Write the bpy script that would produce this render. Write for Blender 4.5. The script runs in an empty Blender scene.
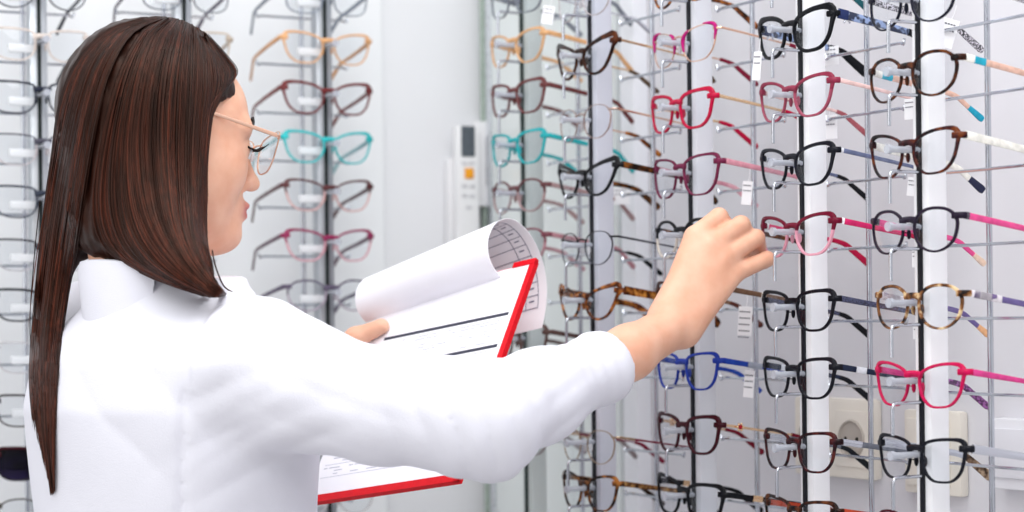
import bpy, bmesh, math, random
import numpy as np
from mathutils import Vector, Matrix
random.seed(7); rng = np.random.default_rng(11)
SC = bpy.context.scene
COL = SC.collection
FPX = 1024 * 70.0 / 36.0
ROLL = 0.011
CAMZ = 1.3855
HZ = 315.0          # the horizon's row: the lens is shifted up a little
DS = .564

def at(px, py, d):
    dx, dy = px - 512.0, py - HZ
    u, v = dx - ROLL * dy, dy + ROLL * dx
    return Vector((u / FPX * d, d, CAMZ - v / FPX * d))

# ------------------------------------------------------------------ camera
cam = bpy.data.cameras.new('camera'); cam.lens = 70; cam.shift_y = (HZ - 256.0) / 1024.0; cam.sensor_width = 36
co = bpy.data.objects.new('camera', cam); COL.objects.link(co)
c_, s_ = math.cos(ROLL), math.sin(ROLL)
co.matrix_world = Matrix(((c_, s_, 0, 0), (0, 0, -1, 0), (-s_, c_, 0, CAMZ), (0, 0, 0, 1)))
cam.dof.use_dof = True; cam.dof.focus_distance = 1.99; cam.dof.aperture_fstop = 4.2
cam.clip_start = 0.05
SC.camera = co

# ------------------------------------------------------------------ materials
MC = {}
def lin(h):
    h = h.lstrip('#')
    v = [int(h[i:i + 2], 16) / 255 for i in (0, 2, 4)]
    return tuple((x / 12.92 if x <= 0.04045 else ((x + 0.055) / 1.055) ** 2.4) for x in v) + (1.0,)

def base_mat(name):
    m = bpy.data.materials.new(name); m.use_nodes = True
    nt = m.node_tree
    return m, nt, nt.nodes['Principled BSDF']

def noise_ramp(nt, scale, stops, detail=3, stretch=None, coord='Object', dist=0.0):
    tc = nt.nodes.new('ShaderNodeTexCoord'); n = nt.nodes.new('ShaderNodeTexNoise'); r = nt.nodes.new('ShaderNodeValToRGB')
    n.inputs['Scale'].default_value = scale; n.inputs['Detail'].default_value = detail
    n.inputs['Distortion'].default_value = dist
    src = tc.outputs[coord]
    if stretch:
        mp = nt.nodes.new('ShaderNodeMapping'); mp.inputs['Scale'].default_value = stretch
        nt.links.new(src, mp.inputs[0]); src = mp.outputs[0]
    nt.links.new(src, n.inputs['Vector']); nt.links.new(n.outputs[0], r.inputs[0])
    e = r.color_ramp.elements
    while len(e) < len(stops): e.new(0.5)
    for k, (p, c) in enumerate(stops): e[k].position = p; e[k].color = lin(c) if isinstance(c, str) else c
    return r, n

def plastic(h, rough=0.22, var=0.12, spec=0.5):
    key = ('pl', h, rough)
    if key in MC: return MC[key]
    m, nt, b = base_mat('acetate_' + h.strip('#'))
    c = lin(h); lo = tuple(x * (1 - var) for x in c[:3]) + (1,); hi = tuple(min(1, x * (1 + var)) for x in c[:3]) + (1,)
    r, _ = noise_ramp(nt, 160, [(0.35, lo), (0.65, hi)])
    nt.links.new(r.outputs[0], b.inputs['Base Color'])
    b.inputs['Roughness'].default_value = rough; b.inputs['Specular IOR Level'].default_value = .15
    MC[key] = m; return m

def tort(a, c, d, scale=90):
    key = ('to', a, c, d, scale)
    if key in MC: return MC[key]
    m, nt, b = base_mat('tortoiseshell')
    r, _ = noise_ramp(nt, scale, [(0.38, a), (0.52, c), (0.66, d)], detail=2)
    nt.links.new(r.outputs[0], b.inputs['Base Color']); b.inputs['Roughness'].default_value = 0.2; b.inputs['Specular IOR Level'].default_value = .15
    MC[key] = m; return m

def speckle(a, c, scale=600):
    key = ('sp', a, c, scale)
    if key in MC: return MC[key]
    m, nt, b = base_mat('speckled_pattern')
    r, _ = noise_ramp(nt, scale, [(0.46, a), (0.56, c)], detail=1)
    nt.links.new(r.outputs[0], b.inputs['Base Color']); b.inputs['Roughness'].default_value = 0.3
    MC[key] = m; return m

def clearp(h, alpha=0.35):
    key = ('cl', h, alpha)
    if key in MC: return MC[key]
    m, nt, b = base_mat('clear_acetate')
    r, _ = noise_ramp(nt, 120, [(0.3, h), (0.7, h)])
    nt.links.new(r.outputs[0], b.inputs['Base Color']); b.inputs['Roughness'].default_value = 0.12
    b.inputs['Alpha'].default_value = alpha
    MC[key] = m; return m

def metal(h, rough=0.2):
    key = ('me', h, rough)
    if key in MC: return MC[key]
    m, nt, b = base_mat('metal_' + h.strip('#'))
    b.inputs['Base Color'].default_value = lin(h); b.inputs['Metallic'].default_value = 1.0
    r, n = noise_ramp(nt, 90, [(0.3, (rough * .8,) * 3 + (1,)), (0.7, (rough * 1.2,) * 3 + (1,))])
    nt.links.new(r.outputs[0], b.inputs['Roughness'])
    MC[key] = m; return m

def lensmat(tint='#fbfcfd', refl=0.9, dark=None):
    key = ('ln', tint, refl, dark)
    if key in MC: return MC[key]
    m = bpy.data.materials.new('lens_glass'); m.use_nodes = True; nt = m.node_tree; nt.nodes.clear()
    out = nt.nodes.new('ShaderNodeOutputMaterial'); mx = nt.nodes.new('ShaderNodeMixShader')
    tr = nt.nodes.new('ShaderNodeBsdfTransparent'); gl = nt.nodes.new('ShaderNodeBsdfGlossy')
    ly = nt.nodes.new('ShaderNodeLayerWeight'); ly.inputs['Blend'].default_value = .5
    pw = nt.nodes.new('ShaderNodeMath'); pw.operation = 'POWER'; pw.inputs[1].default_value = 4.0
    lw = nt.nodes.new('ShaderNodeMath'); lw.operation = 'MULTIPLY_ADD'; lw.inputs[1].default_value = .4; lw.inputs[2].default_value = .015
    nt.links.new(ly.outputs['Facing'], pw.inputs[0]); nt.links.new(pw.outputs[0], lw.inputs[0])
    tr.inputs[0].default_value = lin(tint); gl.inputs['Roughness'].default_value = 0.03
    gl.inputs['Color'].default_value = (refl, refl, refl, 1)
    if dark:
        tc = nt.nodes.new('ShaderNodeTexCoord'); sx = nt.nodes.new('ShaderNodeSeparateXYZ'); rp = nt.nodes.new('ShaderNodeValToRGB')
        nt.links.new(tc.outputs['Generated'], sx.inputs[0]); nt.links.new(sx.outputs[2], rp.inputs[0])
        rp.color_ramp.elements[0].color = lin(dark); rp.color_ramp.elements[1].color = lin(tint)
        nt.links.new(rp.outputs[0], tr.inputs[0])
    nt.links.new(lw.outputs[0], mx.inputs[0]); nt.links.new(tr.outputs[0], mx.inputs[1]); nt.links.new(gl.outputs[0], mx.inputs[2])
    nt.links.new(mx.outputs[0], out.inputs[0])
    MC[key] = m; return m

def paint(name, h, rough=0.6, scale=6, var=0.03, bump=0.0, bscale=200, spec=0.5):
    key = ('pa', name)
    if key in MC: return MC[key]
    m, nt, b = base_mat(name)
    c = lin(h); lo = tuple(x * (1 - var) for x in c[:3]) + (1,); hi = tuple(min(1, x * (1 + var)) for x in c[:3]) + (1,)
    r, _ = noise_ramp(nt, scale, [(0.3, lo), (0.7, hi)])
    nt.links.new(r.outputs[0], b.inputs['Base Color']); b.inputs['Roughness'].default_value = rough
    b.inputs['Specular IOR Level'].default_value = spec
    if bump:
        n2 = nt.nodes.new('ShaderNodeTexNoise'); n2.inputs['Scale'].default_value = bscale
        bp = nt.nodes.new('ShaderNodeBump'); bp.inputs['Strength'].default_value = bump; bp.inputs['Distance'].default_value = 0.002
        tc = nt.nodes.new('ShaderNodeTexCoord'); nt.links.new(tc.outputs['Object'], n2.inputs['Vector'])
        nt.links.new(n2.outputs[0], bp.inputs['Height']); nt.links.new(bp.outputs[0], b.inputs['Normal'])
    MC[key] = m; return m

CHROME = metal('#c3c6ce', 0.18)
BLACK = plastic('#15161b'); 
PEG = clearp('#c6cad4', .6)
GLINT = clearp('#ffffff', .8)  # near-opaque white: the clear peg's highlight put into the colour
LENS = lensmat()

# ------------------------------------------------------------------ object helpers
def link_mesh(name, verts, faces, mats, parent=None, smooth=True, mi=None):
    me = bpy.data.meshes.new(name)
    me.from_pydata([tuple(v) for v in verts], [], [tuple(f) for f in faces])
    for m in (mats if isinstance(mats, (list, tuple)) else [mats]): me.materials.append(m)
    if mi is not None:
        me.polygons.foreach_set('material_index', np.asarray(mi, dtype=np.int32))
    me.validate(); me.update()
    if smooth: me.polygons.foreach_set('use_smooth', [True] * len(me.polygons))
    o = bpy.data.objects.new(name, me); COL.objects.link(o)
    if parent: o.parent = parent
    return o

class MB:
    def __init__(s): s.v = []; s.f = []; s.m = []
    def add(s, vs, fs, mi=0):
        o = len(s.v); s.v += [Vector(x) for x in vs]; s.f += [tuple(o + i for i in f) for f in fs]; s.m += [mi] * len(fs)
    def box(s, c, h, M=None, bev=0.0, mi=0):
        bm = bmesh.new(); bmesh.ops.create_cube(bm, size=2)
        for v in bm.verts: v.co = Vector((v.co.x * h[0], v.co.y * h[1], v.co.z * h[2]))
        if bev: bmesh.ops.bevel(bm, geom=bm.edges[:], offset=bev, segments=2, affect='EDGES', profile=0.6)
        vs = [(M @ v.co if M else v.co) + Vector(c) for v in bm.verts]; bm.verts.index_update()
        s.add(vs, [[v.index for v in f.verts] for f in bm.faces], mi); bm.free()
    def sweep(s, pts, sec, ref=Vector((0, 0, 1)), cap=True, mi=0):
        """pts: path; sec(i) -> list of (a,b) offsets along side and 'ref-like' axes"""
        P = [Vector(p) for p in pts]; n = len(P); rings = []
        for i in range(n):
            t = (P[min(n - 1, i + 1)] - P[max(0, i - 1)]).normalized()
            side = t.cross(ref)
            if side.length < 1e-5: side = t.cross(Vector((1, 0, 0)))
            side.normalize(); up = side.cross(t).normalized()
            rings.append([P[i] + side * a + up * b for a, b in sec(i)])
        k = len(rings[0]); vs = [v for r in rings for v in r]; fs = []
        for i in range(n - 1):
            for j in range(k): fs.append((i * k + j, i * k + (j + 1) % k, (i + 1) * k + (j + 1) % k, (i + 1) * k + j))
        if cap: fs += [tuple(range(k - 1, -1, -1)), tuple((n - 1) * k + j for j in range(k))]
        s.add(vs, fs, mi)
    def tube(s, pts, r, k=10, mi=0, ref=Vector((0.13, 0.21, 0.97))):
        rr = r if callable(r) else (lambda i: r)
        s.sweep(pts, lambda i: [(rr(i) * math.cos(2 * math.pi * j / k), rr(i) * math.sin(2 * math.pi * j / k)) for j in range(k)], ref=ref, mi=mi)
    def ball(s, c, r, seg=10, mi=0):
        bm = bmesh.new(); bmesh.ops.create_uvsphere(bm, u_segments=seg, v_segments=max(6, seg // 2 + 1), radius=1)
        rr = r if isinstance(r, (tuple, list)) else (r, r, r)
        vs = [Vector((v.co.x * rr[0], v.co.y * rr[1], v.co.z * rr[2])) + Vector(c) for v in bm.verts]; bm.verts.index_update()
        s.add(vs, [[v.index for v in f.verts] for f in bm.faces], mi); bm.free()
    def build(s, name, mats, parent=None, smooth=True):
        o = link_mesh(name, s.v, s.f, mats, parent, smooth, s.m)
        bm = bmesh.new(); bm.from_mesh(o.data); bmesh.ops.recalc_face_normals(bm, faces=bm.faces[:]); bm.to_mesh(o.data); bm.free()
        if smooth:
            try: o.data.set_sharp_from_angle(angle=math.radians(50))
            except Exception: pass
        return o

def tag(o, label, cat, group=None):
    o['label'] = label; o['category'] = cat
    if group: o['group'] = group
    return o
def empty(name, loc, label, cat, group=None, rz=0.0):
    o = bpy.data.objects.new(name, None); COL.objects.link(o); o.location = loc; o.rotation_euler = (0, 0, rz)
    o.empty_display_size = 0.05
    return tag(o, label, cat, group)
def struct(o): o['kind'] = 'structure'; return o

def catmull(pts, n, closed=False):
    P = [Vector(p) for p in pts]; m = len(P); out = []
    if closed:
        for i in range(n):
            t = i / n * m; k = int(t); f = t - k
            a, b, c, d = P[(k - 1) % m], P[k % m], P[(k + 1) % m], P[(k + 2) % m]
            out.append(.5 * ((2 * b) + (c - a) * f + (2 * a - 5 * b + 4 * c - d) * f * f + (3 * b - 3 * c + d - a) * f ** 3))
    else:
        for i in range(n):
            t = i / (n - 1) * (m - 1); k = min(int(t), m - 2); f = t - k
            a, b, c, d = P[max(0, k - 1)], P[k], P[k + 1], P[min(m - 1, k + 2)]
            out.append(.5 * ((2 * b) + (c - a) * f + (2 * a - 5 * b + 4 * c - d) * f * f + (3 * b - 3 * c + d - a) * f ** 3))
    return out

# ------------------------------------------------------------------ eyeglasses
SHAPES = {
 'square': [(-1, .35), (-.86, .72), (-.38, .91), (.28, .99), (.80, .96), (1.01, .72), (.98, .15), (.83, -.48), (.48, -.9), (0, -1), (-.5, -.93), (-.87, -.48)],
 'round': [(-1, .2), (-.85, .65), (-.4, .95), (.15, 1), (.65, .88), (.98, .5), (1, 0), (.82, -.55), (.4, -.92), (-.1, -1), (-.6, -.8), (-.92, -.35)],
 'cat': [(-1, .05), (-.8, .5), (-.3, .78), (.35, 1.0), (.88, 1.10), (1.14, 1.12), (1.06, .60), (.85, -.05), (.5, -.7), (0, -1), (-.5, -.9), (-.88, -.45)],
 'butterfly': [(-1, .15), (-.87, .58), (-.42, .85), (.2, 1.0), (.75, 1.0), (1.04, .80), (1.03, .25), (.86, -.42), (.5, -.88), (0, -1), (-.5, -.93), (-.88, -.45)],
 'rect': [(-1, .3), (-.9, .75), (-.4, .9), (.3, .95), (.9, .92), (1.02, .6), (.97, 0), (.85, -.6), (.5, -.92), (0, -1), (-.5, -.95), (-.9, -.55)],
}
WRAP = 2.0
def eyeglasses(loc, yaw, label, group, style='square', rim='#15161b', th=.0030, temple=None, tip=None, tipf=.62, top=None,
               a=.0240, b=.0186, bridge=.0155, accent=None, lens=None, thin=False, roll=0.0, ball=None, pitch=-9.0, rimless=False, tscale=1.0,
               name='eyeglasses', bend=35.0, tlen=.140, spread=0.0):
    M = lambda x: plastic(x) if isinstance(x, str) else x
    if not thin: th *= 1.05
    rimm = M(rim); topm = M(top) if top else rimm
    tm = M(temple) if temple else rimm; tpm = M(tip) if tip else tm
    root = empty(name, loc, label, 'eyeglasses', group, math.radians(yaw))
    root.rotation_euler = (0, math.radians(roll), math.radians(yaw))
    cx = bridge / 2 + a + th * .5
    N = 44
    oc = catmull([(p[0] * a, p[1] * b, 0) for p in SHAPES[style]], N, True)
    fr = MB()
    dep = .0033 if not thin else .0018
    wy = lambda x: WRAP * x * x
    top_z = max(p.y for p in oc); xo = max(p.x for p in oc)
    K = 8
    for s in (1, -1):
        nrm = []
        for i in range(N):
            t = (oc[(i + 1) % N] - oc[(i - 1) % N]).normalized(); nrm.append(Vector((-t.y, t.x, 0)))
        # outline is clockwise (nasal -> over the top -> temporal), so (-ty, tx) points outward
        vs = []
        for i in range(N):
            v = oc[i].y / b
            k = 1.0 if thin else (0.82 + .32 * max(0, v) + (.5 if style == 'cat' and v > .7 and oc[i].x > 0 else 0) * max(0, oc[i].x / a))
            if not thin and style in ('butterfly', 'square'): k *= 1 + .6 * math.exp(-((oc[i].x / a - 1) ** 2 + (v - .82) ** 2) / .10)
            for j in range(K):
                an = 2 * math.pi * j / K
                ca, sa = math.cos(an), math.sin(an)
                ca = math.copysign(abs(ca) ** .65, ca); sa = math.copysign(abs(sa) ** .65, sa)
                off = (ca * .5 + .5) * th * k
                x = s * (cx + oc[i].x + nrm[i].x * off); z = oc[i].y + nrm[i].y * off
                vs.append((x, wy(x) + sa * dep * .5, z))
        for i in range(N):
            i2 = (i + 1) % N
            z = oc[i].y
            fs = [(i * K + j, i * K + (j + 1) % K, i2 * K + (j + 1) % K, i2 * K + j) for j in range(K)]
            o = len(fr.v)
            if i == 0: fr.v += [Vector(v) for v in vs]; base = o
            fr.f += [tuple(base + q for q in f) for f in fs]; fr.m += [1 if z > .28 * b else 0] * K
        # end piece
        hz = b * (.90 if style == 'cat' else .72 if style == 'butterfly' else .66); hx = xo * .97
        x0 = cx + hx
        r0 = (.0030 if not thin else .0012)
        fr.sweep([(s * (x0 - .003), wy(x0 - .003), hz), (s * (x0 + .002), wy(x0), hz), (s * (x0 + .0052), wy(x0) + .002, hz), (s * (x0 + .006), wy(x0) + .007, hz)],
                 lambda i: [(r0 * .75 * p, r0 * q) for p, q in ((-1, -.6), (-.6, -1), (.6, -1), (1, -.6), (1, .6), (.6, 1), (-.6, 1), (-1, .6))], mi=1)
    # bridge
    bz = b * .48
    hw = bridge / 2 + .003
    pts = [Vector((x, -.0006 + wy(x), bz + .0022 * (1 - (x / hw) ** 2))) for x in (-hw, -hw * .6, -hw * .2, hw * .2, hw * .6, hw)]
    bh, bd = (.0027, .0021) if not thin else (.0011, .0010)
    fr.sweep(pts, lambda i: [((bd) * math.cos(q * math.pi / 4), bh * (1 + .45 * abs(i - 2.5) / 2.5 * (0 if thin else 1)) * math.sin(q * math.pi / 4)) for q in range(8)], mi=1)
    if thin and style == 'round' and not rimless:
        pass
    fo = fr.build('front_frame', [rimm, topm], root)
    # lenses
    for s in (1, -1):
        vs, fs = [], []
        for side in (0, 1):
            y0 = .0006 if side else -.0006
            vs.append((s * cx, wy(cx) + y0 - .0008, 0))
            for p in oc:
                x = s * (cx + p.x * 1.01); vs.append((x, wy(x) + y0, p.y * 1.01))
        for i in range(N):
            i2 = (i + 1) % N
            fs += [(0, 1 + i, 1 + i2), (N + 1, N + 2 + i2, N + 2 + i), (1 + i, N + 2 + i, N + 2 + i2, 1 + i2)]
        mb = MB(); mb.add(vs, fs); mb.build('lens', lens or LENS, root)
    # nose pads
    for s in (1, -1):
        mb = MB()
        pw = (s * (bridge / 2 - .0015), .0045 + .001, -b * .12)
        mb.ball(pw, (.0014, .0026, .0052), 10)
        mb.tube([(s * (bridge / 2 + .0008), .0005, -b * .05), (s * (bridge / 2 - .0005), .003, -b * .05), pw], .0006, 6)
        mb.build('nose_pad', clearp('#e8e6ea', .55) if thin else rimm, root)
    # temples
    for s in (1, -1):
        xs = cx + xo * .97 + .006
        y0 = wy(xs) + .004
        sl = math.tan(math.radians(pitch)); L = tlen - .04
        sp = spread * s
        path = [Vector((s * xs + sp * 0, y0, hz))]
        for q in (.2, .4, .6, .8, .93): path.append(Vector((s * (xs + .0015 * math.sin(q * 3)) , y0 + L * q, hz + sl * L * q)))
        bx, by, bz2 = s * xs, y0 + L, hz + sl * L
        an = math.radians(bend) - math.radians(pitch) * .4
        path += [Vector((bx - s * .001, by + .006, bz2 - .003))]
        for q in (.3, .65, 1.0):
            path.append(Vector((bx - s * (.001 + .006 * q), by + .006 + .036 * q * math.cos(an), bz2 - .003 - .036 * q * math.sin(an))))
        path = catmull(path, 30)
        ht, wd = ((.0027, .0013) if not thin else (.0011, .0008))
        ht *= tscale
        def sec(h, w): return [(w * p, h * q) for p, q in ((-1, -.6), (-.6, -1), (.6, -1), (1, -.6), (1, .6), (.6, 1), (-.6, 1), (-1, .6))]
        it = int(29 * tipf)
        mb = MB(); mb.sweep(path[:it + 1], lambda i: sec(ht * (1.15 - .35 * i / max(1, it)), wd))
        to = mb.build('temple', tm, root)
        mb = MB(); nn = 29 - it
        mb.sweep(path[it:], lambda i: sec(max(ht, .0023) * (.86 + .45 * i / max(1, nn)) * (.7 if i == nn else 1), max(wd, .0012) * 1.12))
        if ball: mb.ball(path[-1], ball, 10)
        mb.build('temple_tip', tpm, to)
        if accent:
            for (f0, f1, ac) in accent:
                i0, i1 = int(29 * f0), max(int(29 * f0) + 1, int(29 * f1))
                mb = MB(); mb.sweep(path[i0:i1 + 1], lambda i: sec(ht * 1.22, wd * 1.25)); mb.build('temple_accent', M(ac), to)
    return root

# ------------------------------------------------------------------ display columns
def display_column(px256, d, yaw, pys, label, group, post_mat, slot_mat, slot_px=None, back=.100, z_top=2.15, style='right', hook=True, rests=True):
    """glasses post: slotted post, one nose peg and one hook per row, a chrome rod with temple rests behind"""
    p = at(px256, 256, d); ang = math.radians(yaw)
    root = empty('display_post', (p.x, p.y, 0.0), label, 'display rack', group, ang)
    rows = [at(px256, py, d).z for py in pys]
    s0 = .012
    mb = MB(); mb.box((0, s0 + .0145, z_top / 2 + .01), (.0115, .0115, z_top / 2 - .01), bev=.004)
    mb.build('post', post_mat, root)
    mb = MB(); mb.box((0, s0 + .0015, z_top / 2 + .01), (.0024, .0016, z_top / 2 - .02), bev=.0006)
    mb.build('slot_strip', slot_mat, root)
    mb = MB(); mb.box((0, .060, .006), (.05, .052, .006), bev=.003); mb.build('base_plate', CHROME, root)
    mb = MB(); mb.tube([(0, back, .01), (0, back, z_top)], .0029, 10); mb.build('rear_rod', CHROME, root)
    mb = MB(); mb.tube([(0, s0 + .016, z_top - .03), (0, back, z_top - .03)], .003, 8); mb.tube([(0, s0 + .016, .25), (0, back, .25)], .003, 8)
    mb.build('bracket', CHROME, root)
    for z in rows:
        zb = z + .0020
        mb = MB(); mb.tube([(0, s0 + .001, zb), (0, -.004, zb), (0, -.022, zb)], .0032, 12)
        mb.tube([(0, -.0215, zb), (0, -.0255, zb)], .0046, 12)
        mb.build('nose_peg', PEG, root)
        if style == 'left':
            mb = MB(); mb.box((-.022, .0145, z - .006), (.017, .004, .0055), bev=.003); mb.build('peg_glint', GLINT, root)  # added white block in place of the highlight on the clear nose peg
        if hook:
            mb = MB(); zh = z - .0185
            mb.tube(catmull([(0, s0, zh), (0, -.008, zh), (0, -.018, zh), (0, -.0215, zh - .003), (0, -.022, zh - .010), (0, -.022, zh - .030)], 16), .0017, 8)
            mb.build('tag_hook', CHROME, root)
        if rests:
            zr = z - .0135
            mb = MB()
            mb.tube(catmull([(-.066, back - .004, zr + .004), (-.064, back - .004, zr - .002), (-.058, back - .003, zr), (-.03, back - .0025, zr), (.03, back - .0025, zr), (.058, back - .003, zr), (.064, back - .004, zr - .002), (.066, back - .004, zr + .004)], 28), .0017, 6)
            mb.build('temple_rest', CHROME, root)
    return root

# ------------------------------------------------------------------ room shell
WALLR = paint('wall_paint_right', '#d9d8dd', .55, 4, .015)
WALLL = paint('wall_paint_left', '#e6e7ea', .55, 4, .015)
def vwall(name, a, b, z0, z1, thick, mat):
    a, b = Vector((a[0], a[1], 0)), Vector((b[0], b[1], 0)); dr = (b - a).normalized(); n = Vector((-dr.y, dr.x, 0))
    if n.y < 0: n = -n
    mb = MB(); vs = [a, b, b + n * thick, a + n * thick]
    V = [v + Vector((0, 0, z0)) for v in vs] + [v + Vector((0, 0, z1)) for v in vs]
    mb.add(V, [(0, 1, 2, 3), (4, 5, 6, 7), (0, 1, 5, 4), (1, 2, 6, 5), (2, 3, 7, 6), (3, 0, 4, 7)])
    return mb.build(name, mat, None, smooth=False)
WR0 = Vector((1.285, .803, 0)); WRD = Vector((.53, -.848, 0)); WRN = Vector((-.848, -.53, 0))   # WRN points into the room
WL0 = Vector((-1.089, 2.445, 0)); WLD = Vector((.914, .407, 0)).normalized(); WLN = Vector((.407, -.914, 0)).normalized()
# corner of the two walls
def isect(p, d, q, e):
    det = d.x * (-e.y) + e.x * d.y
    t = ((q.x - p.x) * (-e.y) + e.x * (q.y - p.y)) / det
    return p + d * t
CORN = isect(WR0, WRD, WL0, WLD)
struct(vwall('wall_right', CORN, WR0 + WRD * 1.2, 0, 2.7, .1, WALLR))
struct(vwall('wall_left', WL0 - WLD * 1.6, CORN, 0, 2.7, .1, WALLL))
mb = MB(); mb.box((0, 1.2, -.05), (3.4, 3.4, .05)); struct(mb.build('floor', paint('floor_tile', '#c9c6c4', .35, 3, .04), None, False))

WLM = Matrix(((WLD.x, -WLN.x, 0), (WLD.y, -WLN.y, 0), (0, 0, 1)))      # local x along wall, y into the wall
WRM = Matrix(((WRD.x, -WRN.x, 0), (WRD.y, -WRN.y, 0), (0, 0, 1)))
def ray_wall(px, py, P, N, off=0.0):
    q = at(px, py, 1.0); dr = q - Vector((0, 0, CAMZ)); o = Vector((0, 0, CAMZ))
    t = (Vector((P.x, P.y, 0)) + N * off - Vector((0, 0, 0))).dot(N) / dr.dot(N)
    return o + dr * t
def wl(px, py, off=0.0): return ray_wall(px, py, WL0, WLN, off)
def wr(px, py, off=0.0): return ray_wall(px, py, WR0, WRN, off)

# white display panel behind the left rack
p0 = wl(383, 256)
mb = MB(); cpt = Vector((p0.x, p0.y, 0)) - WLD * .62
mb.box((cpt.x, cpt.y, 1.30), (.62, .0035, 1.25), WLM, bev=.002)
pn = mb.build('backboard', paint('white_panel', '#eef0f2', .3, 5, .01), None, False)
pn.location += WLN * .004
tag(pn, 'white glossy back panel behind the left rows of eyeglasses', 'panel')

# pale glass panel on the right wall with its green edge
pa, pb = wr(494, 256), wr(624, 256)
mid = (pa + pb) / 2; half = (Vector((pb.x, pb.y, 0)) - Vector((pa.x, pa.y, 0))).length / 2
mroot = empty('glass_panel', (mid.x, mid.y, 0.0), 'pale mirror glass panel with green edge, right of the remote control', 'mirror panel')
mroot.rotation_euler = (0, 0, math.atan2(WRD.y, WRD.x))
mb = MB(); mb.box((0, -.006, 1.30), (half, .004, 1.25), bev=.001)
m_, nt_, b_ = base_mat('pale_glass'); b_.inputs['Base Color'].default_value = lin('#e3e9e8'); b_.inputs['Roughness'].default_value = .12
mb.build('pane', m_, mroot, False)
mb = MB(); mb.box((-half - .004, -.008, 1.30), (.004, .008, 1.25), bev=.001)
mb.build('edge_strip', plastic('#a9b7ad', .2), mroot)
mb = MB(); mb.box((-half + .010, -.012, 1.30), (.006, .002, 1.25), bev=.001)
mb.build('aluminium_strip', metal('#dfe2e6', .3), mroot)
# aluminium post and seam at the right end of the mirror
pq = wr(636, 256, .012)
mb = MB(); mb.box((pq.x, pq.y, 1.30), (.016, .012, 1.29), WRM, bev=.003)
o = mb.build('aluminium_post', paint('white_aluminium', '#eceef3', .3, 6, .01)); tag(o, 'white square upright between the mirror panel and the bare wall', 'post')
pq = wr(647, 256, .004)
mb = MB(); mb.box((pq.x, pq.y, 1.30), (.0022, .004, 1.29), WRM, bev=.0008)
o = mb.build('trim_1', paint('brown_seam', '#8d7f7d', .5)); struct(o)
pq = wr(598, 256, .012)
mb = MB(); mb.box((pq.x, pq.y, 1.30), (.030, .003, 1.29), WRM, bev=.001)
#o = mb.build('trim_2', paint('pale_trim', '#d7dbe0', .3)); struct(o)

# ------------------------------------------------------------------ racks and glasses
GR = 'eyeglasses on the rack by the right wall'
GL = 'eyeglasses on the rack by the left wall'
COLS = {4: (909, 1.862, -60.5), 3: (792, 2.051, -61.5), 2: (681, 2.212, -61.5), 1: (582, 2.32, -61.5), 0: (515, 2.52, -57),
        'A': (331, 2.625, 27), 'M': (190, 2.548, 27), 'B': (44, 2.471, 27)}
WHITEPOST = paint('white_post', '#f2f2f5', .28, 8, .01)
GREYPOST = paint('grey_post', '#d3d5dc', .3, 8, .01)
LAVPOST = paint('lavender_post', '#c6c8d3', .3, 8, .01)
DARK = plastic('#1b1c22')
DGREEN = plastic('#2f3a38')
def P(col, py): px, d, _ = COLS[col]; return at(px, py, d) if False else Vector((at(px, 256, d).x, d, at(px + ROLL * (py - 256), py, d).z))
ROWS = {4: [2, 75, 152, 229, 305, 383, 457, 533], 3: [-38, 32, 97, 165, 234, 309, 376, 449, 517], 2: [-16, 45, 110, 175, 237, 298, 369, 432, 497],
        1: [0, 58, 122, 179, 247, 302, 368, 444, 490], 0: [-2, 47, 97, 147, 195, 244, 292, 340, 436], 'A': [-2, 47, 97, 146, 194, 244, 294, 346, 396, 446, 498],
        'M': [-6, 44, 95, 146, 197, 248], 'B': [-9, 43, 96, 148, 200, 253, 303, 355, 408, 461, 512]}
LBL = {4: ('display post with white upright, closest to the right edge of the rack', WHITEPOST, DARK),
       3: ('display post with white upright in front of the round power socket', WHITEPOST, DARK),
       2: ('display post with grey upright behind the reaching hand', GREYPOST, DARK),
       1: ('display post with grey upright in front of the mirror panel, above the cuff', LAVPOST, DARK),
       0: ('blurred stand-in for reflected dark display post beside the green glass edge', paint('sage_post', '#c0c8c6', .35), DGREEN),  # solid post built where the mirror panel reflects one
       'A': ('blurred dark display post to the right of the woman\'s face', metal('#b7bbc0', .4), plastic('#1d2424')),
       'M': ('blurred dark display post above the woman\'s head', metal('#b7bbc0', .4), plastic('#1d2424')),
       'B': ('blurred dark display post left of the woman\'s hair', metal('#b7bbc0', .4), plastic('#1d2424'))}
for k, (px, d, yw) in COLS.items():
    zs = ROWS[k]
    lb, pm, sm = LBL[k]
    left = k in ('A', 'M', 'B')
    r = display_column(px, d, yw, [0], lb, 'display posts along the right wall' if k in (0, 1, 2, 3, 4) else 'display posts along the left wall', pm, sm, hook=not left, style='left' if left else 'right')
    # replace rows with exact heights
    for ch in list(r.children):
        if ch.name.split('.')[0] in ('nose_peg', 'tag_hook', 'temple_rest', 'peg_glint'):
            z0 = at(px, 0, d).z; first = ch
            for py in zs:
                c = ch.copy(); COL.objects.link(c); c.parent = r; c.location.z = P(k, py).z - z0
            bpy.data.objects.remove(ch)

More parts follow.
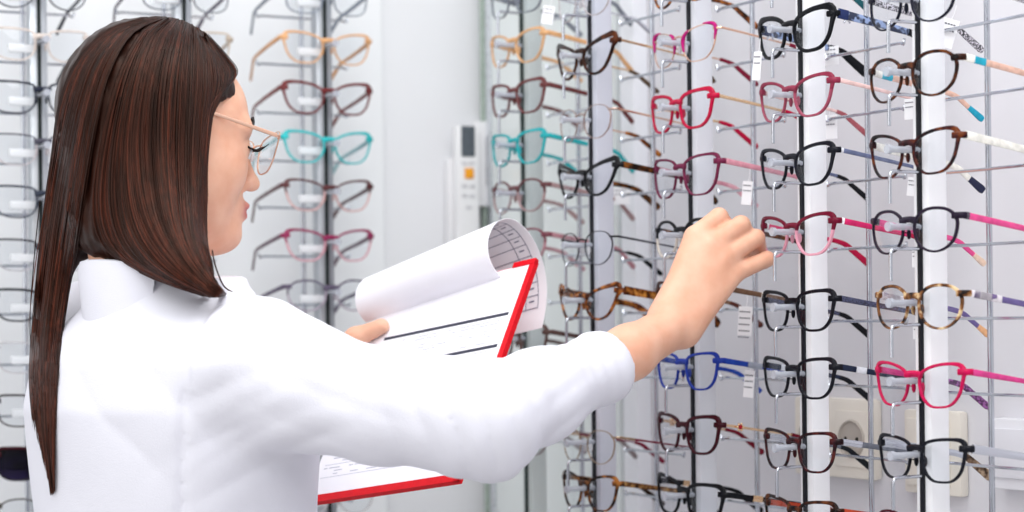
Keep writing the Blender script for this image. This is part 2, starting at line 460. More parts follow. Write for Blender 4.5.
TORT = tort('#20120c', '#6a3618', '#b9722f', 110)
TORTD = tort('#130d0c', '#3a1c12', '#6a3a1c', 100)
TORTM = tort('#1b1210', '#8a5a35', '#e3c79a', 95)
GOLD = metal('#e6c39c', .25); RGOLD = metal('#e8bda4', .22); SILV = metal('#c8cad2', .22); GUN = metal('#55565e', .3)
LACE = speckle('#1d1a26', '#d8d4dd', 700)
def G(col, py, label, **kw):
    px, d, yw = COLS[col]
    grp = GR if col in (0, 1, 2, 3, 4) else GL
    jit = kw.pop('jit', 0.0)
    dy = kw.pop('dy', 0.0); an = math.radians(yw)
    return eyeglasses(P(col, py) - Vector((math.sin(an) * dy, -math.cos(an) * dy, .0022)), yw + jit, label, grp, **kw)
R4, R3, R2, R1 = ROWS[4], ROWS[3], ROWS[2], ROWS[1]
# column 4
G(4, R4[0], 'navy black eyeglasses with lacy patterned temple tips, cut by the top of the photo', style='round', rim='#1c1d2b', th=.0022, temple=LACE, tip=LACE)
G(4, R4[1], 'brown tortoiseshell eyeglasses with pink temples and turquoise tips', style='round', rim=TORTD, temple='#e2b8a6', tip='#2a9fbd', tipf=.86, th=.0028, accent=[(.0, .07, '#f4f1ea'), (.07, .15, '#2aa9c4')], a=.0245)
G(4, R4[2], 'dark tortoiseshell eyeglasses with thick white temples and navy tips', style='butterfly', rim=tort('#120b0e', '#38151a', '#6a3418', 80), th=.0028, temple='#efece4', tip='#2c2f48', tipf=.86, tscale=1.25)
G(4, R4[3], 'dark plum round eyeglasses with bright pink temples and beige tips', style='round', rim='#241b2c', th=.0026, temple='#e2528f', tip='#e9cdb8', tipf=.88, accent=[(0, .05, '#57525c')])
G(4, R4[4], 'mottled tortoiseshell eyeglasses with purple temples and peach tips', dy=.0045, style='round', rim=TORTM, th=.0027, temple='#6c5f92', tip='#e6b083', tipf=.88, accent=[(.0, .22, '#e7e0e6'), (.05, .18, '#7d6b96')])
G(4, R4[5], 'magenta pink eyeglasses with pink temples fading to purple speckled tips', dy=.0040, style='butterfly', rim='#c4124f', th=.0026, temple='#d6458a', tip=speckle('#4b1d4e', '#9a5b9c', 500), tipf=.40)
G(4, R4[6], 'navy black square eyeglasses with wide silver temples, lowest full pair on the outermost white post', dy=.0060, style='square', rim='#14151d', th=.0027, temple=SILV, tip=tort('#3a2c22', '#7a6250', '#b09a80', 200), tipf=.66, tscale=1.35)
G(4, R4[7], 'dark red eyeglasses of which only the top rim shows at the bottom', style='round', rim='#4a1020', th=.0024, temple='#4a1020')
# column 3
G(3, R3[0], 'eyeglasses above the photo with only a teal temple tip showing', style='round', rim='#235a62', temple='#235a62')
G(3, R3[1], 'thick black cat-eye eyeglasses with blue marbled temples and crossed silver ornament', style='butterfly', rim='#0d0e14', th=.0046, temple=speckle('#1d2743', '#8fa3cc', 160), tip='#0d0e14', tipf=.55, tscale=1.5, accent=[(.02, .10, '#24305a')])
G(3, R3[2], 'dusty rose eyeglasses with pearly temples below the thick black pair', style='butterfly', rim='#9c4a5e', top='#8a3047', th=.0030, temple='#ecc8c4', tip='#a85a62', tipf=.6, thin=False, tscale=.7)
G(3, R3[3], 'black cat-eye eyeglasses with slim blue grey temples below the dusty rose pair', style='butterfly', rim='#15161f', th=.0032, temple='#68708f', tip='#14141a', tipf=.6, tscale=.75, accent=[(0, .05, '#d9dbe2')])
G(3, R3[4], 'burgundy to clear pink eyeglasses with hot pink temples, right of the fingertips', style='butterfly', rim=clearp('#e9a3b6', .75), top='#6a0f2a', th=.0032, temple='#d12a67', tip='#b3123f', tipf=.55, accent=[(0, .06, '#f0edf0')])
G(3, R3[5], 'glossy black eyeglasses with dark glitter temples, lower right of the hand', style='square', rim='#0f0f18', th=.0032, temple=speckle('#161830', '#54587c', 800), tip='#101015', tipf=.6)
G(3, R3[6], 'black eyeglasses with navy temples carrying a silver ornament, above the power socket', style='square', rim='#14151d', th=.0030, temple='#20283f', tip='#16181f', tipf=.6, accent=[(.12, .20, '#dfe1e8')])
G(3, R3[7], 'dark brown eyeglasses with silver grey temples in front of the power socket', style='square', rim=tort('#1c0d10', '#38151c', '#552420', 90), th=.0028, temple='#6d717c', tip='#1b1f25', tipf=.6, accent=[(0, .17, SILV)])
G(3, R3[8], 'brown tortoiseshell eyeglasses with red orange temples at the bottom of the photo', style='square', rim=TORTD, th=.0030, temple='#b8452c', tip='#b8452c')
# column 2
G(2, R2[0], 'eyeglasses above the photo with only a tortoiseshell temple tip showing', style='round', rim=TORT, temple=TORT, ball=.0035)
G(2, R2[1], 'gold wire eyeglasses with magenta corners and burgundy temple tips', style='butterfly', a=.0260, rim=RGOLD, top=RGOLD, th=.0012, thin=True, temple=RGOLD, tip='#7c1a33', tipf=.55, ball=.0032, accent=[])
G(2, R2[2], 'crimson red acetate eyeglasses with gold temples and red ball tips', dy=-.004, style='square', rim='#b3123b', th=.0036, temple=GOLD, tip='#b3123b', tipf=.55, tscale=.6, ball=.0042, a=.0240)
G(2, R2[3], 'plum rimmed eyeglasses with pale pink temples, just above the hand', style='square', rim='#6a2140', th=.0026, a=.0262, temple='#cf8f9d', tip='#dba5b0', tipf=.6, b=.0205)
G(2, R2[4], 'black browline eyeglasses with clear lower rims, held by the fingers', style='round', rim=clearp('#e7dccf', .6), top='#15151a', th=.0030, temple=TORTD, tip='#15151a', tipf=.6)
G(2, R2[5], 'brown eyeglasses half hidden behind the wrist, with flat brown temples', style='square', rim='#4a2f27', th=.0028, temple='#7a5c48', tip='#5a2f28', tipf=.62, ball=.004, accent=[(.30, .34, '#e8e2da')])
G(2, R2[6], 'cobalt blue translucent eyeglasses with blue temples under the wrist', style='square', rim='#22399a', th=.0027, temple='#20409f', tip='#2348a8', tipf=.6, accent=[(.20, .30, '#9aa0ae')])
G(2, R2[7], 'dark burgundy eyeglasses with gold temples and red flower ornaments', style='square', rim='#3a0d18', th=.0036, temple=GOLD, tip='#701226', tipf=.52, tscale=.5, ball=.0040)
G(2, R2[8], 'chunky black eyeglasses with a gold temple band, bottom edge below the burgundy pair', style='square', rim='#0d0e14', th=.0036, temple='#111218', tip='#0f1016', tipf=.6, ball=.0045, roll=3.0, a=.0262, accent=[(.20, .26, GOLD)])
# column 1
G(1, R1[0], 'clear grey thin eyeglasses at the top, above the brown cat-eye pair', style='round', rim='#b9b1b3', th=.0014, thin=True, temple=SILV)
G(1, R1[1], 'dark brown cat-eye eyeglasses with thin gold temples', style='cat', rim=tort('#170e0b', '#33190d', '#54290f', 70), th=.0040, temple=GOLD, tip='#5b4a3c', tscale=.45, b=.0175, a=.0245)
G(1, R1[2], 'thin gold wire round eyeglasses with tortoiseshell tips, under the brown cat-eye pair', style='round', rim=metal('#b39a90', .3), th=.0010, thin=True, temple=RGOLD, tip=TORT, tipf=.55)
G(1, R1[3], 'black cat-eye eyeglasses with tortoiseshell temples above the mirror tag', style='cat', rim='#17171a', th=.0036, temple=tort('#1a120e', '#3b2414', '#7d4a20', 150), tip=tort('#1a120e', '#3b2414', '#7d4a20', 150), b=.0165, a=.0252, tscale=1.2)
G(1, R1[4], 'black half rim wire eyeglasses above the large tortoiseshell pair', style='round', rim=GUN, top='#1e1e22', th=.0012, thin=True, temple=GUN, tip='#17181b', tipf=.55)
G(1, R1[5], 'amber tortoiseshell cat-eye eyeglasses with wide temples above the forearm', style='cat', rim=TORT, th=.0034, temple=tort('#2a170d', '#8a5020', '#c98a3e', 130), tip=TORT, b=.0165, a=.0258, tscale=1.6)
G(1, R1[7], 'thin gold eyeglasses just under the coat cuff with burgundy temples', style='round', rim=metal('#a8927c', .3), th=.0011, thin=True, temple='#7a2038', tip='#7a2038', accent=[(0, .12, GOLD)])
G(1, R1[8], 'brown and black tortoiseshell eyeglasses at the bottom below the elbow', style='butterfly', rim=tort('#15100e', '#4a2a16', '#a86c34', 80), th=.0028, temple=tort('#2a1a10', '#7a5230', '#b28a55', 150), tip='#2a1c14', b=.0185)
# column 0: solid stand-ins for the left rack's reflection in the mirror panel
R0 = ROWS[0]
G(0, R0[0], 'blurred stand-in for reflected grey thin eyeglasses at the top beside the green glass edge', style='rect', rim='#777c86', th=.0018)
G(0, R0[1], 'blurred stand-in for reflected tan eyeglasses beside the green glass edge', style='butterfly', rim='#d9a878', th=.0026)
G(0, R0[2], 'blurred stand-in for reflected maroon brown eyeglasses beside the green glass edge', style='square', rim='#6b3b3b', th=.0034)
G(0, R0[3], 'blurred stand-in for reflected turquoise eyeglasses beside the green glass edge', style='square', rim='#2fa9ae', th=.0032)
G(0, R0[4], 'blurred stand-in for mauve brown eyeglasses reflected in the mirror panel beside the paper curl', style='round', rim='#a58a8a', top='#6a4346', th=.0024)
G(0, R0[5], 'blurred stand-in for reflected rose and dark eyeglasses right of the paper curl', style='round', rim='#b5848c', top='#7c4550', th=.0024)
G(0, R0[7], 'blurred stand-in for reflected brown eyeglasses between the red clipboard edge and the sleeve', style='square', rim='#5a4440', th=.0028)
G(0, R0[8], 'blurred stand-in for reflected grey eyeglasses below the elbow', style='square', rim='#8a7f80', th=.0024)
# left rack, column A
RA = ROWS['A']
G('A', RA[0], 'blurred grey thin eyeglasses at the top, right of the woman\'s head', style='rect', rim='#7e8694', th=.0020, temple='#7e8694')
G('A', RA[1], 'blurred tan orange eyeglasses right of the woman\'s head', style='butterfly', rim='#dca878', th=.0026, temple='#cf9a6c')
G('A', RA[2], 'blurred maroon brown eyeglasses right of the woman\'s forehead', style='butterfly', rim='#6e2f30', th=.0034, temple='#7c4a46')
G('A', RA[3], 'blurred turquoise eyeglasses right of the woman\'s face', style='butterfly', rim='#36b7ba', th=.0030, temple='#8fb8bd')
G('A', RA[4], 'blurred brown topped eyeglasses with pale lower rims, right of the woman\'s nose', style='butterfly', rim='#d3a9a6', top='#5b3537', th=.0026, temple='#6f5a5c')
G('A', RA[5], 'blurred pink magenta eyeglasses right of the woman\'s lips', style='butterfly', rim='#d19aa5', top='#8e2f55', th=.0028, temple='#6a5560')
G('A', RA[6], 'blurred purple grey eyeglasses left of the paper roll', style='round', rim='#a79aa9', top='#5d5468', th=.0024, temple='#5d5468')
G('A', RA[7], 'blurred brown eyeglasses mostly hidden behind the sleeve and thumb', style='butterfly', rim='#7a4a48', th=.0026)
G('A', RA[10], 'faint blurred grey eyeglasses under the clipboard', style='round', rim='#c3bfc2', th=.0020)
RM = ROWS['M']
G('M', RM[0], 'blurred grey eyeglasses above the top of the woman\'s hair', style='rect', rim='#6b6f7a', th=.0020, temple='#5a5060')
G('M', RM[1], 'blurred beige eyeglasses mostly hidden behind the woman\'s head', style='rect', rim='#c9b8a6', th=.0022)
RB = ROWS['B']
G('B', RB[0], 'blurred dark eyeglasses with a blue spot at the top left', style='round', rim='#3a3d49', th=.0022, temple='#2a2c36')
G('B', RB[1], 'blurred clear beige eyeglasses left of the woman\'s hair', style='rect', rim='#d6cac2', th=.0024, temple='#34343a')
G('B', RB[2], 'blurred navy rectangular eyeglasses left of the woman\'s hair', style='rect', rim='#232838', th=.0026, temple='#232838', a=.0262)
G('B', RB[3], 'blurred thin grey eyeglasses under the navy rectangular pair', style='rect', rim='#c2b9bc', top='#4b4a56', th=.0018, temple='#4b4a56')
G('B', RB[4], 'blurred slate black eyeglasses third below the clear beige pair', style='rect', rim='#343a48', th=.0024, temple='#343a48')
G('B', RB[5], 'blurred dark topped half rim eyeglasses beside the hair at neck height', style='rect', rim='#b5b2b8', top='#33323a', th=.0022)
G('B', RB[6], 'blurred black eyeglasses level with the shoulder at the left edge', style='rect', rim='#1d1f26', th=.0028)
G('B', RB[7], 'blurred pale wire eyeglasses at the left edge, second above the sunglasses', style='rect', rim='#b9b4b8', th=.0014, thin=True)
G('B', RB[8], 'blurred brown black eyeglasses at the left edge, just above the sunglasses', style='rect', rim='#2e2524', th=.0024)
G('B', RB[9], 'dark purple sunglasses with red corners at the left edge', style='rect', rim='#211a26', top='#3a1019', th=.0034, lens=lensmat('#2b2238', .9, '#6a5f86'), name='sunglasses')
G('B', RB[10], 'blurred thin dark eyeglasses in the bottom left corner', style='round', rim='#4a4744', th=.0018)
for o in COL.objects:
    if o.name.startswith('sunglasses'): o['category'] = 'sunglasses'

# magenta corners on the gold wire pair, flower ornaments on the burgundy pair
for o in list(COL.objects):
    lb = o.get('label', '')
    if lb.startswith('gold wire eyeglasses with magenta'):
        N = 44; a, b = .0252, .0195
        oc = catmull([(p[0] * a, p[1] * b, 0) for p in SHAPES['butterfly']], N, True); cx = .0165 / 2 + a + .0006
        for s in (1, -1):
            mb = MB()
            for rngi in (range(12, 24), range(-3, 7)):
                pts = []
                for i in rngi:
                    q = oc[i % N]; x = s * (cx + q.x * 1.03); pts.append((x, WRAP * x * x, q.y * 1.03))
                n = len(pts)
                mb.tube(pts, (lambda i, n=n: .0010 + .0014 * math.sin(math.pi * (i + .3) / n)), 8)
            e = mb.build('rim_corner', plastic('#b0146e'), o); e['label'] = 'magenta rim corner'
    if lb.startswith('thick black cat-eye eyeglasses with blue'):
        for s in (1, -1):
            mb = MB(); x = s * .0652
            mb.tube([(x, .019, .0040), (x, .027, .0150)], .0011, 8); mb.tube([(x, .027, .0040), (x, .019, .0150)], .0011, 8)
            mb.build('cross_ornament', SILV, o)
    if lb.startswith('dark burgundy eyeglasses with gold'):
        for s in (1, -1):
            mb = MB(); cx = .0635
            for q in range(6):
                an = q * math.pi / 3
                mb.ball((s * (cx + .004), .030 + .0035 * math.cos(an), .0095 + .0035 * math.sin(an)), .0016, 8, 0)
            mb.ball((s * (cx + .0045), .030, .0095), .0022, 8, 1)
            mb.build('flower_ornament', [GOLD, plastic('#b01a2a')], o)

# ------------------------------------------------------------------ price tags
TAGM = paint('tag_paper', '#f3f3f6', .6, 30, .01); INK = paint('tag_ink', '#6a6a74', .6)
def price_tag(px, py, d, yaw, w, h, label, lines=3, roll=0.0):
    p = at(px, py, d * 1.4); root = empty('price_tag', p, label, 'price tag', 'white price tags on the rack')
    root.rotation_euler = (0, math.radians(roll), math.radians(yaw))
    mb = MB(); mb.box((0, 0, 0), (w / 2, .0004, h / 2), bev=.0003); mb.build('tag_card', TAGM, root, False)
    mb = MB()
    for i in range(lines):
        z = h * (.32 - .22 * i)
        for q in range(5): mb.box((-w * .36 + q * w * .16 + .0004 * (i % 2), -.0006, z), (w * .055, .0002, h * .025))
    mb.build('tag_print', INK, root, False)
    mb = MB(); mb.tube([(0, 0, h / 2 - .002), (.001, .001, h / 2 + .006), (0, .002, h / 2 + .014)], .0004, 6); mb.build('tag_string', TAGM, root)
    return root
price_tag(747, 193, 1.57, -30, .012, .026, 'white price tag on the pale pink temple above the hand', 2, 6)
price_tag(745, 321, 1.57, -25, .016, .032, 'white printed price tag hanging right of the wrist', 5, 4)
price_tag(749, 384, 1.57, -28, .012, .030, 'white price tag hanging from the cobalt blue temple', 3, 5)
price_tag(757, 66, 1.50, -40, .010, .030, 'white price tag beside the thick black cat-eye pair', 2, 6)
price_tag(911, 109, 1.375, -50, .016, .020, 'small white tag under the pair with turquoise tips', 2, 0)
price_tag(914, 187, 1.375, -50, .016, .018, 'small white tag under the pair with white temples', 2, 8)
price_tag(917, 258, 1.375, -50, .012, .018, 'small white tag under the plum round pair', 2, 0)
price_tag(918, 331, 1.375, -50, .012, .016, 'small white tag under the mottled tortoiseshell pair', 2, 0)
price_tag(947, 33, 1.40, -40, .020, .028, 'white tag right of the post under the lacy tipped pair', 2, 20)
price_tag(829, 56, 1.54, -40, .024, .020, 'pale white tag right of the post under the thick black pair', 2, 0)
price_tag(829, 127, 1.54, -40, .020, .026, 'pale white tag right of the post under the dusty rose pair', 2, 0)
price_tag(620, 196, 1.80, -48, .034, .022, 'white label on the mirror panel under the black cat-eye pair', 2, 0)
price_tag(548, 15, 1.72, -30, .016, .022, 'white tag beside the topmost clear grey pair', 2, 12)

# ------------------------------------------------------------------ wall things
CREAM = paint('cream_plastic', '#e9e3d8', .35, 12, .01)
def socket(px, py, label, w=.080, h=.086, n=1):
    c = wr(px, py)
    root = empty('power_socket', c, label, 'power socket', 'power sockets on the right wall'); root.rotation_euler = (0, 0, math.atan2(WRD.y, WRD.x))
    mb = MB(); mb.box((0, -.007, 0), (w / 2, .007, h / 2), bev=.005); mb.build('cover_plate', CREAM, root)
    ww = w / n
    for k in range(n):
        xc = (k - (n - 1) / 2) * ww
        mb = MB(); mb.box((xc, -.0148, 0), (ww / 2 * .78, .0012, h / 2 * .70), bev=.001); mb.build('socket_insert', CREAM, root)
        mb = MB(); R = .0195; seg = 32
        vs, fs = [], []
        for (r, y) in ((R * 1.12, -.0160), (R * 1.04, -.0185), (R * .98, -.0180), (R * .95, -.0163)):
            for j in range(seg): vs.append((xc + r * math.cos(2 * math.pi * j / seg), y, r * math.sin(2 * math.pi * j / seg)))
        for q in range(3):
            for j in range(seg): fs.append((q * seg + j, q * seg + (j + 1) % seg, (q + 1) * seg + (j + 1) % seg, (q + 1) * seg + j))
        fs.append(tuple(3 * seg + j for j in range(seg)))
        mb.add(vs, fs); mb.build('socket_well', paint('socket_well', '#b3aba2', .5, 20, .02), root)
        mb = MB()
        for s in (-1, 1): mb.tube([(xc + s * .0095, -.0163, 0), (xc + s * .0095, -.0167, 0)], .0025, 10)
        mb.build('pin_hole', plastic('#25221f'), root)
    return root
socket(842, 437, 'cream double power socket behind the lower glasses of the post with silver temple pair', w=.135, h=.090, n=2)
def blank_plate(px, py, label):
    c = wr(px, py)
    root = empty('wall_plate', c, label, 'wall plate'); root.rotation_euler = (0, 0, math.atan2(WRD.y, WRD.x))
    mb = MB(); mb.box((0, -.006, 0), (.043, .006, .045), bev=.004); mb.build('cover_plate', CREAM, root)
    mb = MB(); mb.box((-.004, -.0135, 0), (.032, .002, .036), bev=.0015); mb.build('rocker', CREAM, root)
blank_plate(940, 452, 'cream wall plate behind the rightmost white post, low on the wall')
c = wr(1045, 455)
root = empty('cable_trunking', c, 'white cable trunking with grooves on the wall at the lower right edge', 'cable trunking'); root.rotation_euler = (0, 0, math.atan2(WRD.y, WRD.x))
mb = MB(); mb.box((.10, -.010, 0), (.155, .010, .036), bev=.003); mb.build('channel', paint('trunk_white', '#e9e9ee', .4, 10, .01), root)
mb = MB(); mb.box((.10, -.0215, .001), (.153, .0018, .025), bev=.001); mb.build('snap_cover', paint('trunk_white2', '#e4e4ea', .4, 10, .01), root)

# remote control in its wall holder
c = wl(458, 178, .0)
root = empty('remote_control', c, 'white air conditioner remote control with grey screen on the wall', 'remote control'); root.rotation_euler = (0, 0, math.atan2(WLD.y, WLD.x))
mb = MB(); mb.box((0, -.030, -.012), (.0175, .009, .085), bev=.005); mb.build('remote_body', paint('remote_white', '#f1f1f2', .35, 20, .01), root)
mb = MB(); mb.box((0, -.0395, .050), (.0105, .0012, .022), bev=.001); mb.build('screen', plastic('#596067', .15), root)
mb = MB(); mb.box((.001, -.0398, .004), (.0068, .0016, .0075), bev=.001); e = mb.build('power_button', plastic('#efa22c', .35), root); e['label'] = 'orange button'
for (x, z) in ((-.006, .019), (.006, .019), (-.006, -.014), (.006, -.014), (-.006, -.028), (.006, -.028), (0, -.045)):
    mb = MB(); mb.box((x, -.0395, z), (.0042, .0012, .0028), bev=.0008); mb.build('button', plastic('#d3d3d6', .4), root)
hroot = empty('remote_holder', c, 'white wall holder behind the remote control', 'holder'); hroot.rotation_euler = root.rotation_euler
mb = MB(); mb.box((0, -.010, -.035), (.024, .010, .062), bev=.003); mb.build('holder_cup', paint('holder_white', '#ececee', .4, 20, .01), hroot)
mb = MB(); mb.box((0, -.032, -.104), (.024, .014, .004), bev=.002); mb.build('holder_lip', paint('holder_white', '#ececee'), hroot)
c = wl(477, 165, .0)
root = empty('wall_bracket', c, 'slim white wall bracket with a dark slit, beside the remote control', 'wall bracket'); root.rotation_euler = hroot.rotation_euler
mb = MB(); mb.box((0, -.012, 0), (.012, .012, .062), bev=.004); mb.build('cover', paint('holder_white', '#ececee'), root)
mb = MB(); mb.box((.006, -.0245, .004), (.002, .001, .036), bev=.0006); mb.build('slit', plastic('#8d9096', .4), root)

# ------------------------------------------------------------------ implicit surfaces
class Sdf:
    """rounded chains and ellipsoids blended smoothly"""
    def __init__(s): s.p = []
    def cap(s, a, b, ra, rb, k=.012):
        a, b = np.array(a, float), np.array(b, float)
        s.p.append(('c', a, b, ra, rb, k, (a + b) / 2, np.linalg.norm(a - b) / 2 + max(ra, rb)))
    def ell(s, c, ax, r, k=.012):
        c = np.array(c, float); ax = np.array(ax, float); r = np.array(r, float)
        s.p.append(('e', c, ax, r, None, k, c, r.max()))
    def chain(s, pts, k=.012):
        for (a, ra), (b, rb) in zip(pts[:-1], pts[1:]): s.cap(a, b, ra, rb, k)
    def __call__(s, X, cull=None):
        d = np.full(len(X), 9.0)
        for q in s.p:
            if cull is not None and np.linalg.norm(q[6] - cull[0]) > q[7] + cull[1] + .05: continue
            if q[0] == 'c':
                _, a, b, ra, rb, k = q[:6]
                ba = b - a; pa = X - a; h = np.clip(pa @ ba / max(1e-9, ba @ ba), 0, 1)
                e = np.linalg.norm(pa - h[:, None] * ba, axis=1) - (ra + (rb - ra) * h)
            else:
                _, c, ax, r, _, k = q[:6]
                l = (X - c) @ ax.T
                k0 = np.linalg.norm(l / r, axis=1); k1 = np.linalg.norm(l / r ** 2, axis=1) + 1e-9
                e = k0 * (k0 - 1) / k1
                e = np.where(k0 < 1e-3, -r.min(), e)
            hh = np.clip(.5 + .5 * (e - d) / k, 0, 1)
            d = d * hh * 0 + np.where(d > 8, e, e * (1 - hh) + d * hh - k * hh * (1 - hh))
        return d

def surface(fn, lo, hi, h, block=20):
    lo = np.array(lo, float); hi = np.array(hi, float)
    n = np.ceil((hi - lo) / h).astype(int) + 1
    n = ((n + block - 1) // block) * block + 1
    V = np.ones(n, np.float32)
    hd = block * h * .5 * math.sqrt(3)
    nb = (n - 1) // block
    for i in range(nb[0]):
        for j in range(nb[1]):
            cs = np.array([lo + (np.array([i, j, k]) + .5) * block * h for k in range(nb[2])])
            dc = fn(cs, None)
            for k in range(nb[2]):
                sl = (slice(i * block, i * block + block + 1), slice(j * block, j * block + block + 1), slice(k * block, k * block + block + 1))
                if abs(dc[k]) > hd * 1.6 + .012:
                    if dc[k] < 0: V[sl] = -1
                    continue
    for i in range(nb[0]):
        for j in range(nb[1]):
            cs = np.array([lo + (np.array([i, j, k]) + .5) * block * h for k in range(nb[2])])
            dc = fn(cs, None)
            for k in range(nb[2]):
                if abs(dc[k]) > hd * 1.6 + .012: continue
                g = np.arange(block + 1) * h
                o = lo + np.array([i, j, k]) * block * h
                X = np.stack(np.meshgrid(o[0] + g, o[1] + g, o[2] + g, indexing='ij'), -1).reshape(-1, 3)
                V[i * block:i * block + block + 1, j * block:j * block + block + 1, k * block:k * block + block + 1] = fn(X, (cs[k], hd)).reshape((block + 1,) * 3)
    ins = V < 0
    cnt = np.zeros(np.array(V.shape) - 1, np.int8)
    for a in (0, 1):
        for b in (0, 1):
            for c in (0, 1):
                cnt += ins[a:V.shape[0] - 1 + a, b:V.shape[1] - 1 + b, c:V.shape[2] - 1 + c]
    I = np.argwhere((cnt > 0) & (cnt < 8))
    idx = np.full(cnt.shape, -1, np.int32); idx[I[:, 0], I[:, 1], I[:, 2]] = np.arange(len(I))
    cv = {}
    for a in (0, 1):
        for b in (0, 1):
            for c in (0, 1): cv[a, b, c] = V[I[:, 0] + a, I[:, 1] + b, I[:, 2] + c]
    S = np.zeros((len(I), 3)); W = np.zeros(len(I))
    for p in cv:
        for ax in range(3):
            if p[ax] == 0:
                q = list(p); q[ax] = 1; q = tuple(q)
                v0, v1 = cv[p], cv[q]; m = (v0 < 0) != (v1 < 0)
                t = np.where(m, v0 / np.where(m, v0 - v1, 1), 0)
                pos = np.tile(np.array(p, float), (len(I), 1)); pos[:, ax] += t
                S += pos * m[:, None]; W += m
    verts = lo + (I + S / W[:, None]) * h
    F = []
    for ax in range(3):
        b, c = [(1, 2), (2, 0), (0, 1)][ax]
        s0 = [slice(None)] * 3; s1 = [slice(None)] * 3; s0[ax] = slice(0, -1); s1[ax] = slice(1, None)
        A, B = ins[tuple(s0)], ins[tuple(s1)]
        E = np.argwhere(A != B)
        E = E[(E[:, b] > 0) & (E[:, c] > 0) & (E[:, b] < cnt.shape[b]) & (E[:, c] < cnt.shape[c])]
        if not len(E): continue
        fl = A[E[:, 0], E[:, 1], E[:, 2]]
        def cell(db, dc):
            e = E.copy(); e[:, b] -= db; e[:, c] -= dc
            return idx[e[:, 0], e[:, 1], e[:, 2]]
        q = np.stack([cell(1, 1), cell(0, 1), cell(0, 0), cell(1, 0)], 1)
        q[~fl] = q[~fl][:, ::-1]
        F.append(q)
    F = np.concatenate(F)
    return verts, F[(F >= 0).all(1)]

def npmesh(name, v, f, mat, parent=None):
    me = bpy.data.meshes.new(name)
    me.vertices.add(len(v)); me.vertices.foreach_set('co', v.astype(np.float32).ravel())
    k = f.shape[1]
    me.loops.add(f.size); me.loops.foreach_set('vertex_index', f.astype(np.int32).ravel())
    me.polygons.add(len(f)); me.polygons.foreach_set('loop_start', np.arange(0, f.size, k, dtype=np.int32))
    me.update(calc_edges=True); me.validate()
    me.polygons.foreach_set('use_smooth', np.ones(len(me.polygons), bool))
    me.materials.append(mat)
    o = bpy.data.objects.new(name, me); COL.objects.link(o)
    if parent: o.parent = parent
    return o

def wnoise(X, seed, freq, n=14):
    r = np.random.default_rng(seed); out = np.zeros(len(X))
    for i in range(n):
        w = r.normal(size=3); w = w / np.linalg.norm(w) * freq * r.uniform(.6, 1.5)
        out += np.sin(X @ w + r.uniform(0, 6.28))
    return out / math.sqrt(n / 2)

# ------------------------------------------------------------------ the woman
T0 = np.array([-.325, 1.40 + DS]); 
FW = np.array([.75, .66, 0]); FW /= np.linalg.norm(FW); RT = np.array([FW[1], -FW[0], 0])
woman = empty('person', (T0[0], T0[1], 0), 'woman in white coat with long brown hair reaching for eyeglasses', 'person')
inv = Matrix.Translation((-T0[0], -T0[1], 0))
def A(px, py, d): return np.array(at(px, py, d + DS))
# head frame
ph = math.radians(34); pit = math.radians(8); HS = .95
Hf = np.array([math.cos(ph) * math.cos(pit), math.sin(ph) * math.cos(pit), -math.sin(pit)])
Hr = np.array([math.sin(ph), -math.cos(ph), 0])
Hu = np.cross(Hr, Hf); Hu = Hu if Hu[2] > 0 else -Hu
HC = A(159, 117, 1.41)
HAX = np.stack([Hf, Hr, Hu])
def H(f, r, u): return HC + (Hf * f + Hr * r + Hu * u) * HS

S_R = A(262, 357, 1.275); E_R = A(490, 418, 1.245); W_R = A(676, 324, 1.475)
S_L = np.array([-.438, 1.528 + DS, 1.366]); E_L = np.array([-.375, 1.72 + DS, 1.15]); W_L = A(316, 388, 1.67)

# clipboard geometry is needed for the left hand
BTL, BTR, BBL = at(385.6, 296.1, 2.266), at(537, 262, 2.141), at(303, 505.5, 2.125)
BW = (BTR - BTL); BHD = (BBL - BTL)
BN = BW.cross(-BHD).normalized()
def BP(s, t, n=0.0): return BTL + BW * s + BHD * t + BN * n
print('board', BW.length, BHD.length, BN[:])

body = Sdf()
def hell(c, r, k): body.ell(c, HAX, np.array(r) * HS, k)
# cranium, face
hell(H(-.004, 0, .004), (.088, .074, .084), .01)
hell(H(.036, 0, -.050), (.056, .058, .080), .03)
hell(H(.055, 0, .012), (.034, .052, .045), .02)
for s in (1, -1):
    hell(H(.052, s * .036, -.048), (.034, .026, .032), .02)
    body.cap(H(.010, s * .050, -.066), H(.072, s * .014, -.111), .020, .017, .025)
    body.cap(H(.088, s * .018, .000), H(.076, s * .045, .000), .008, .008, .012)
    hell(H(.079, s * .031, -.022), (.0135, .0150, .0125), .005)
hell(H(.088, 0, -.111), (.018, .021, .015), .02)
body.cap(H(.092, 0, -.012), H(.111, 0, -.047), .0062, .0078, .009)
hell(H(.1135, 0, -.052), (.0100, .0090, .0078), .007)
for s in (1, -1): hell(H(.102, s * .010, -.055), (.008, .006, .006), .006)
hell(H(.088, 0, -.082), (.018, .026, .022), .012)
hell(H(.1035, 0, -.0775), (.0080, .019, .0055), .004)
hell(H(.1025, 0, -.0885), (.0085, .017, .0060), .004)
for s in (1, -1): hell(H(-.006, s * .073, -.022), (.017, .007, .030), .006)
NB = np.array([T0[0], T0[1], 1.38]) - FW * .03
body.cap(H(-.028, 0, -.075), NB, .047, .054, .025)
# trunk
UPV = np.array([0, 0, 1.0]); TAX = np.stack([FW, RT, UPV])
body.ell(np.array([T0[0], T0[1], 1.25]), TAX, (.095, .135, .17), .05)
body.ell(np.array([T0[0], T0[1], 1.03]), TAX, (.090, .125, .16), .05)
body.cap(NB - UPV * .05, S_R - UPV * .01, .044, .040, .04); body.cap(NB - UPV * .05, S_L - UPV * .01, .044, .040, .04)
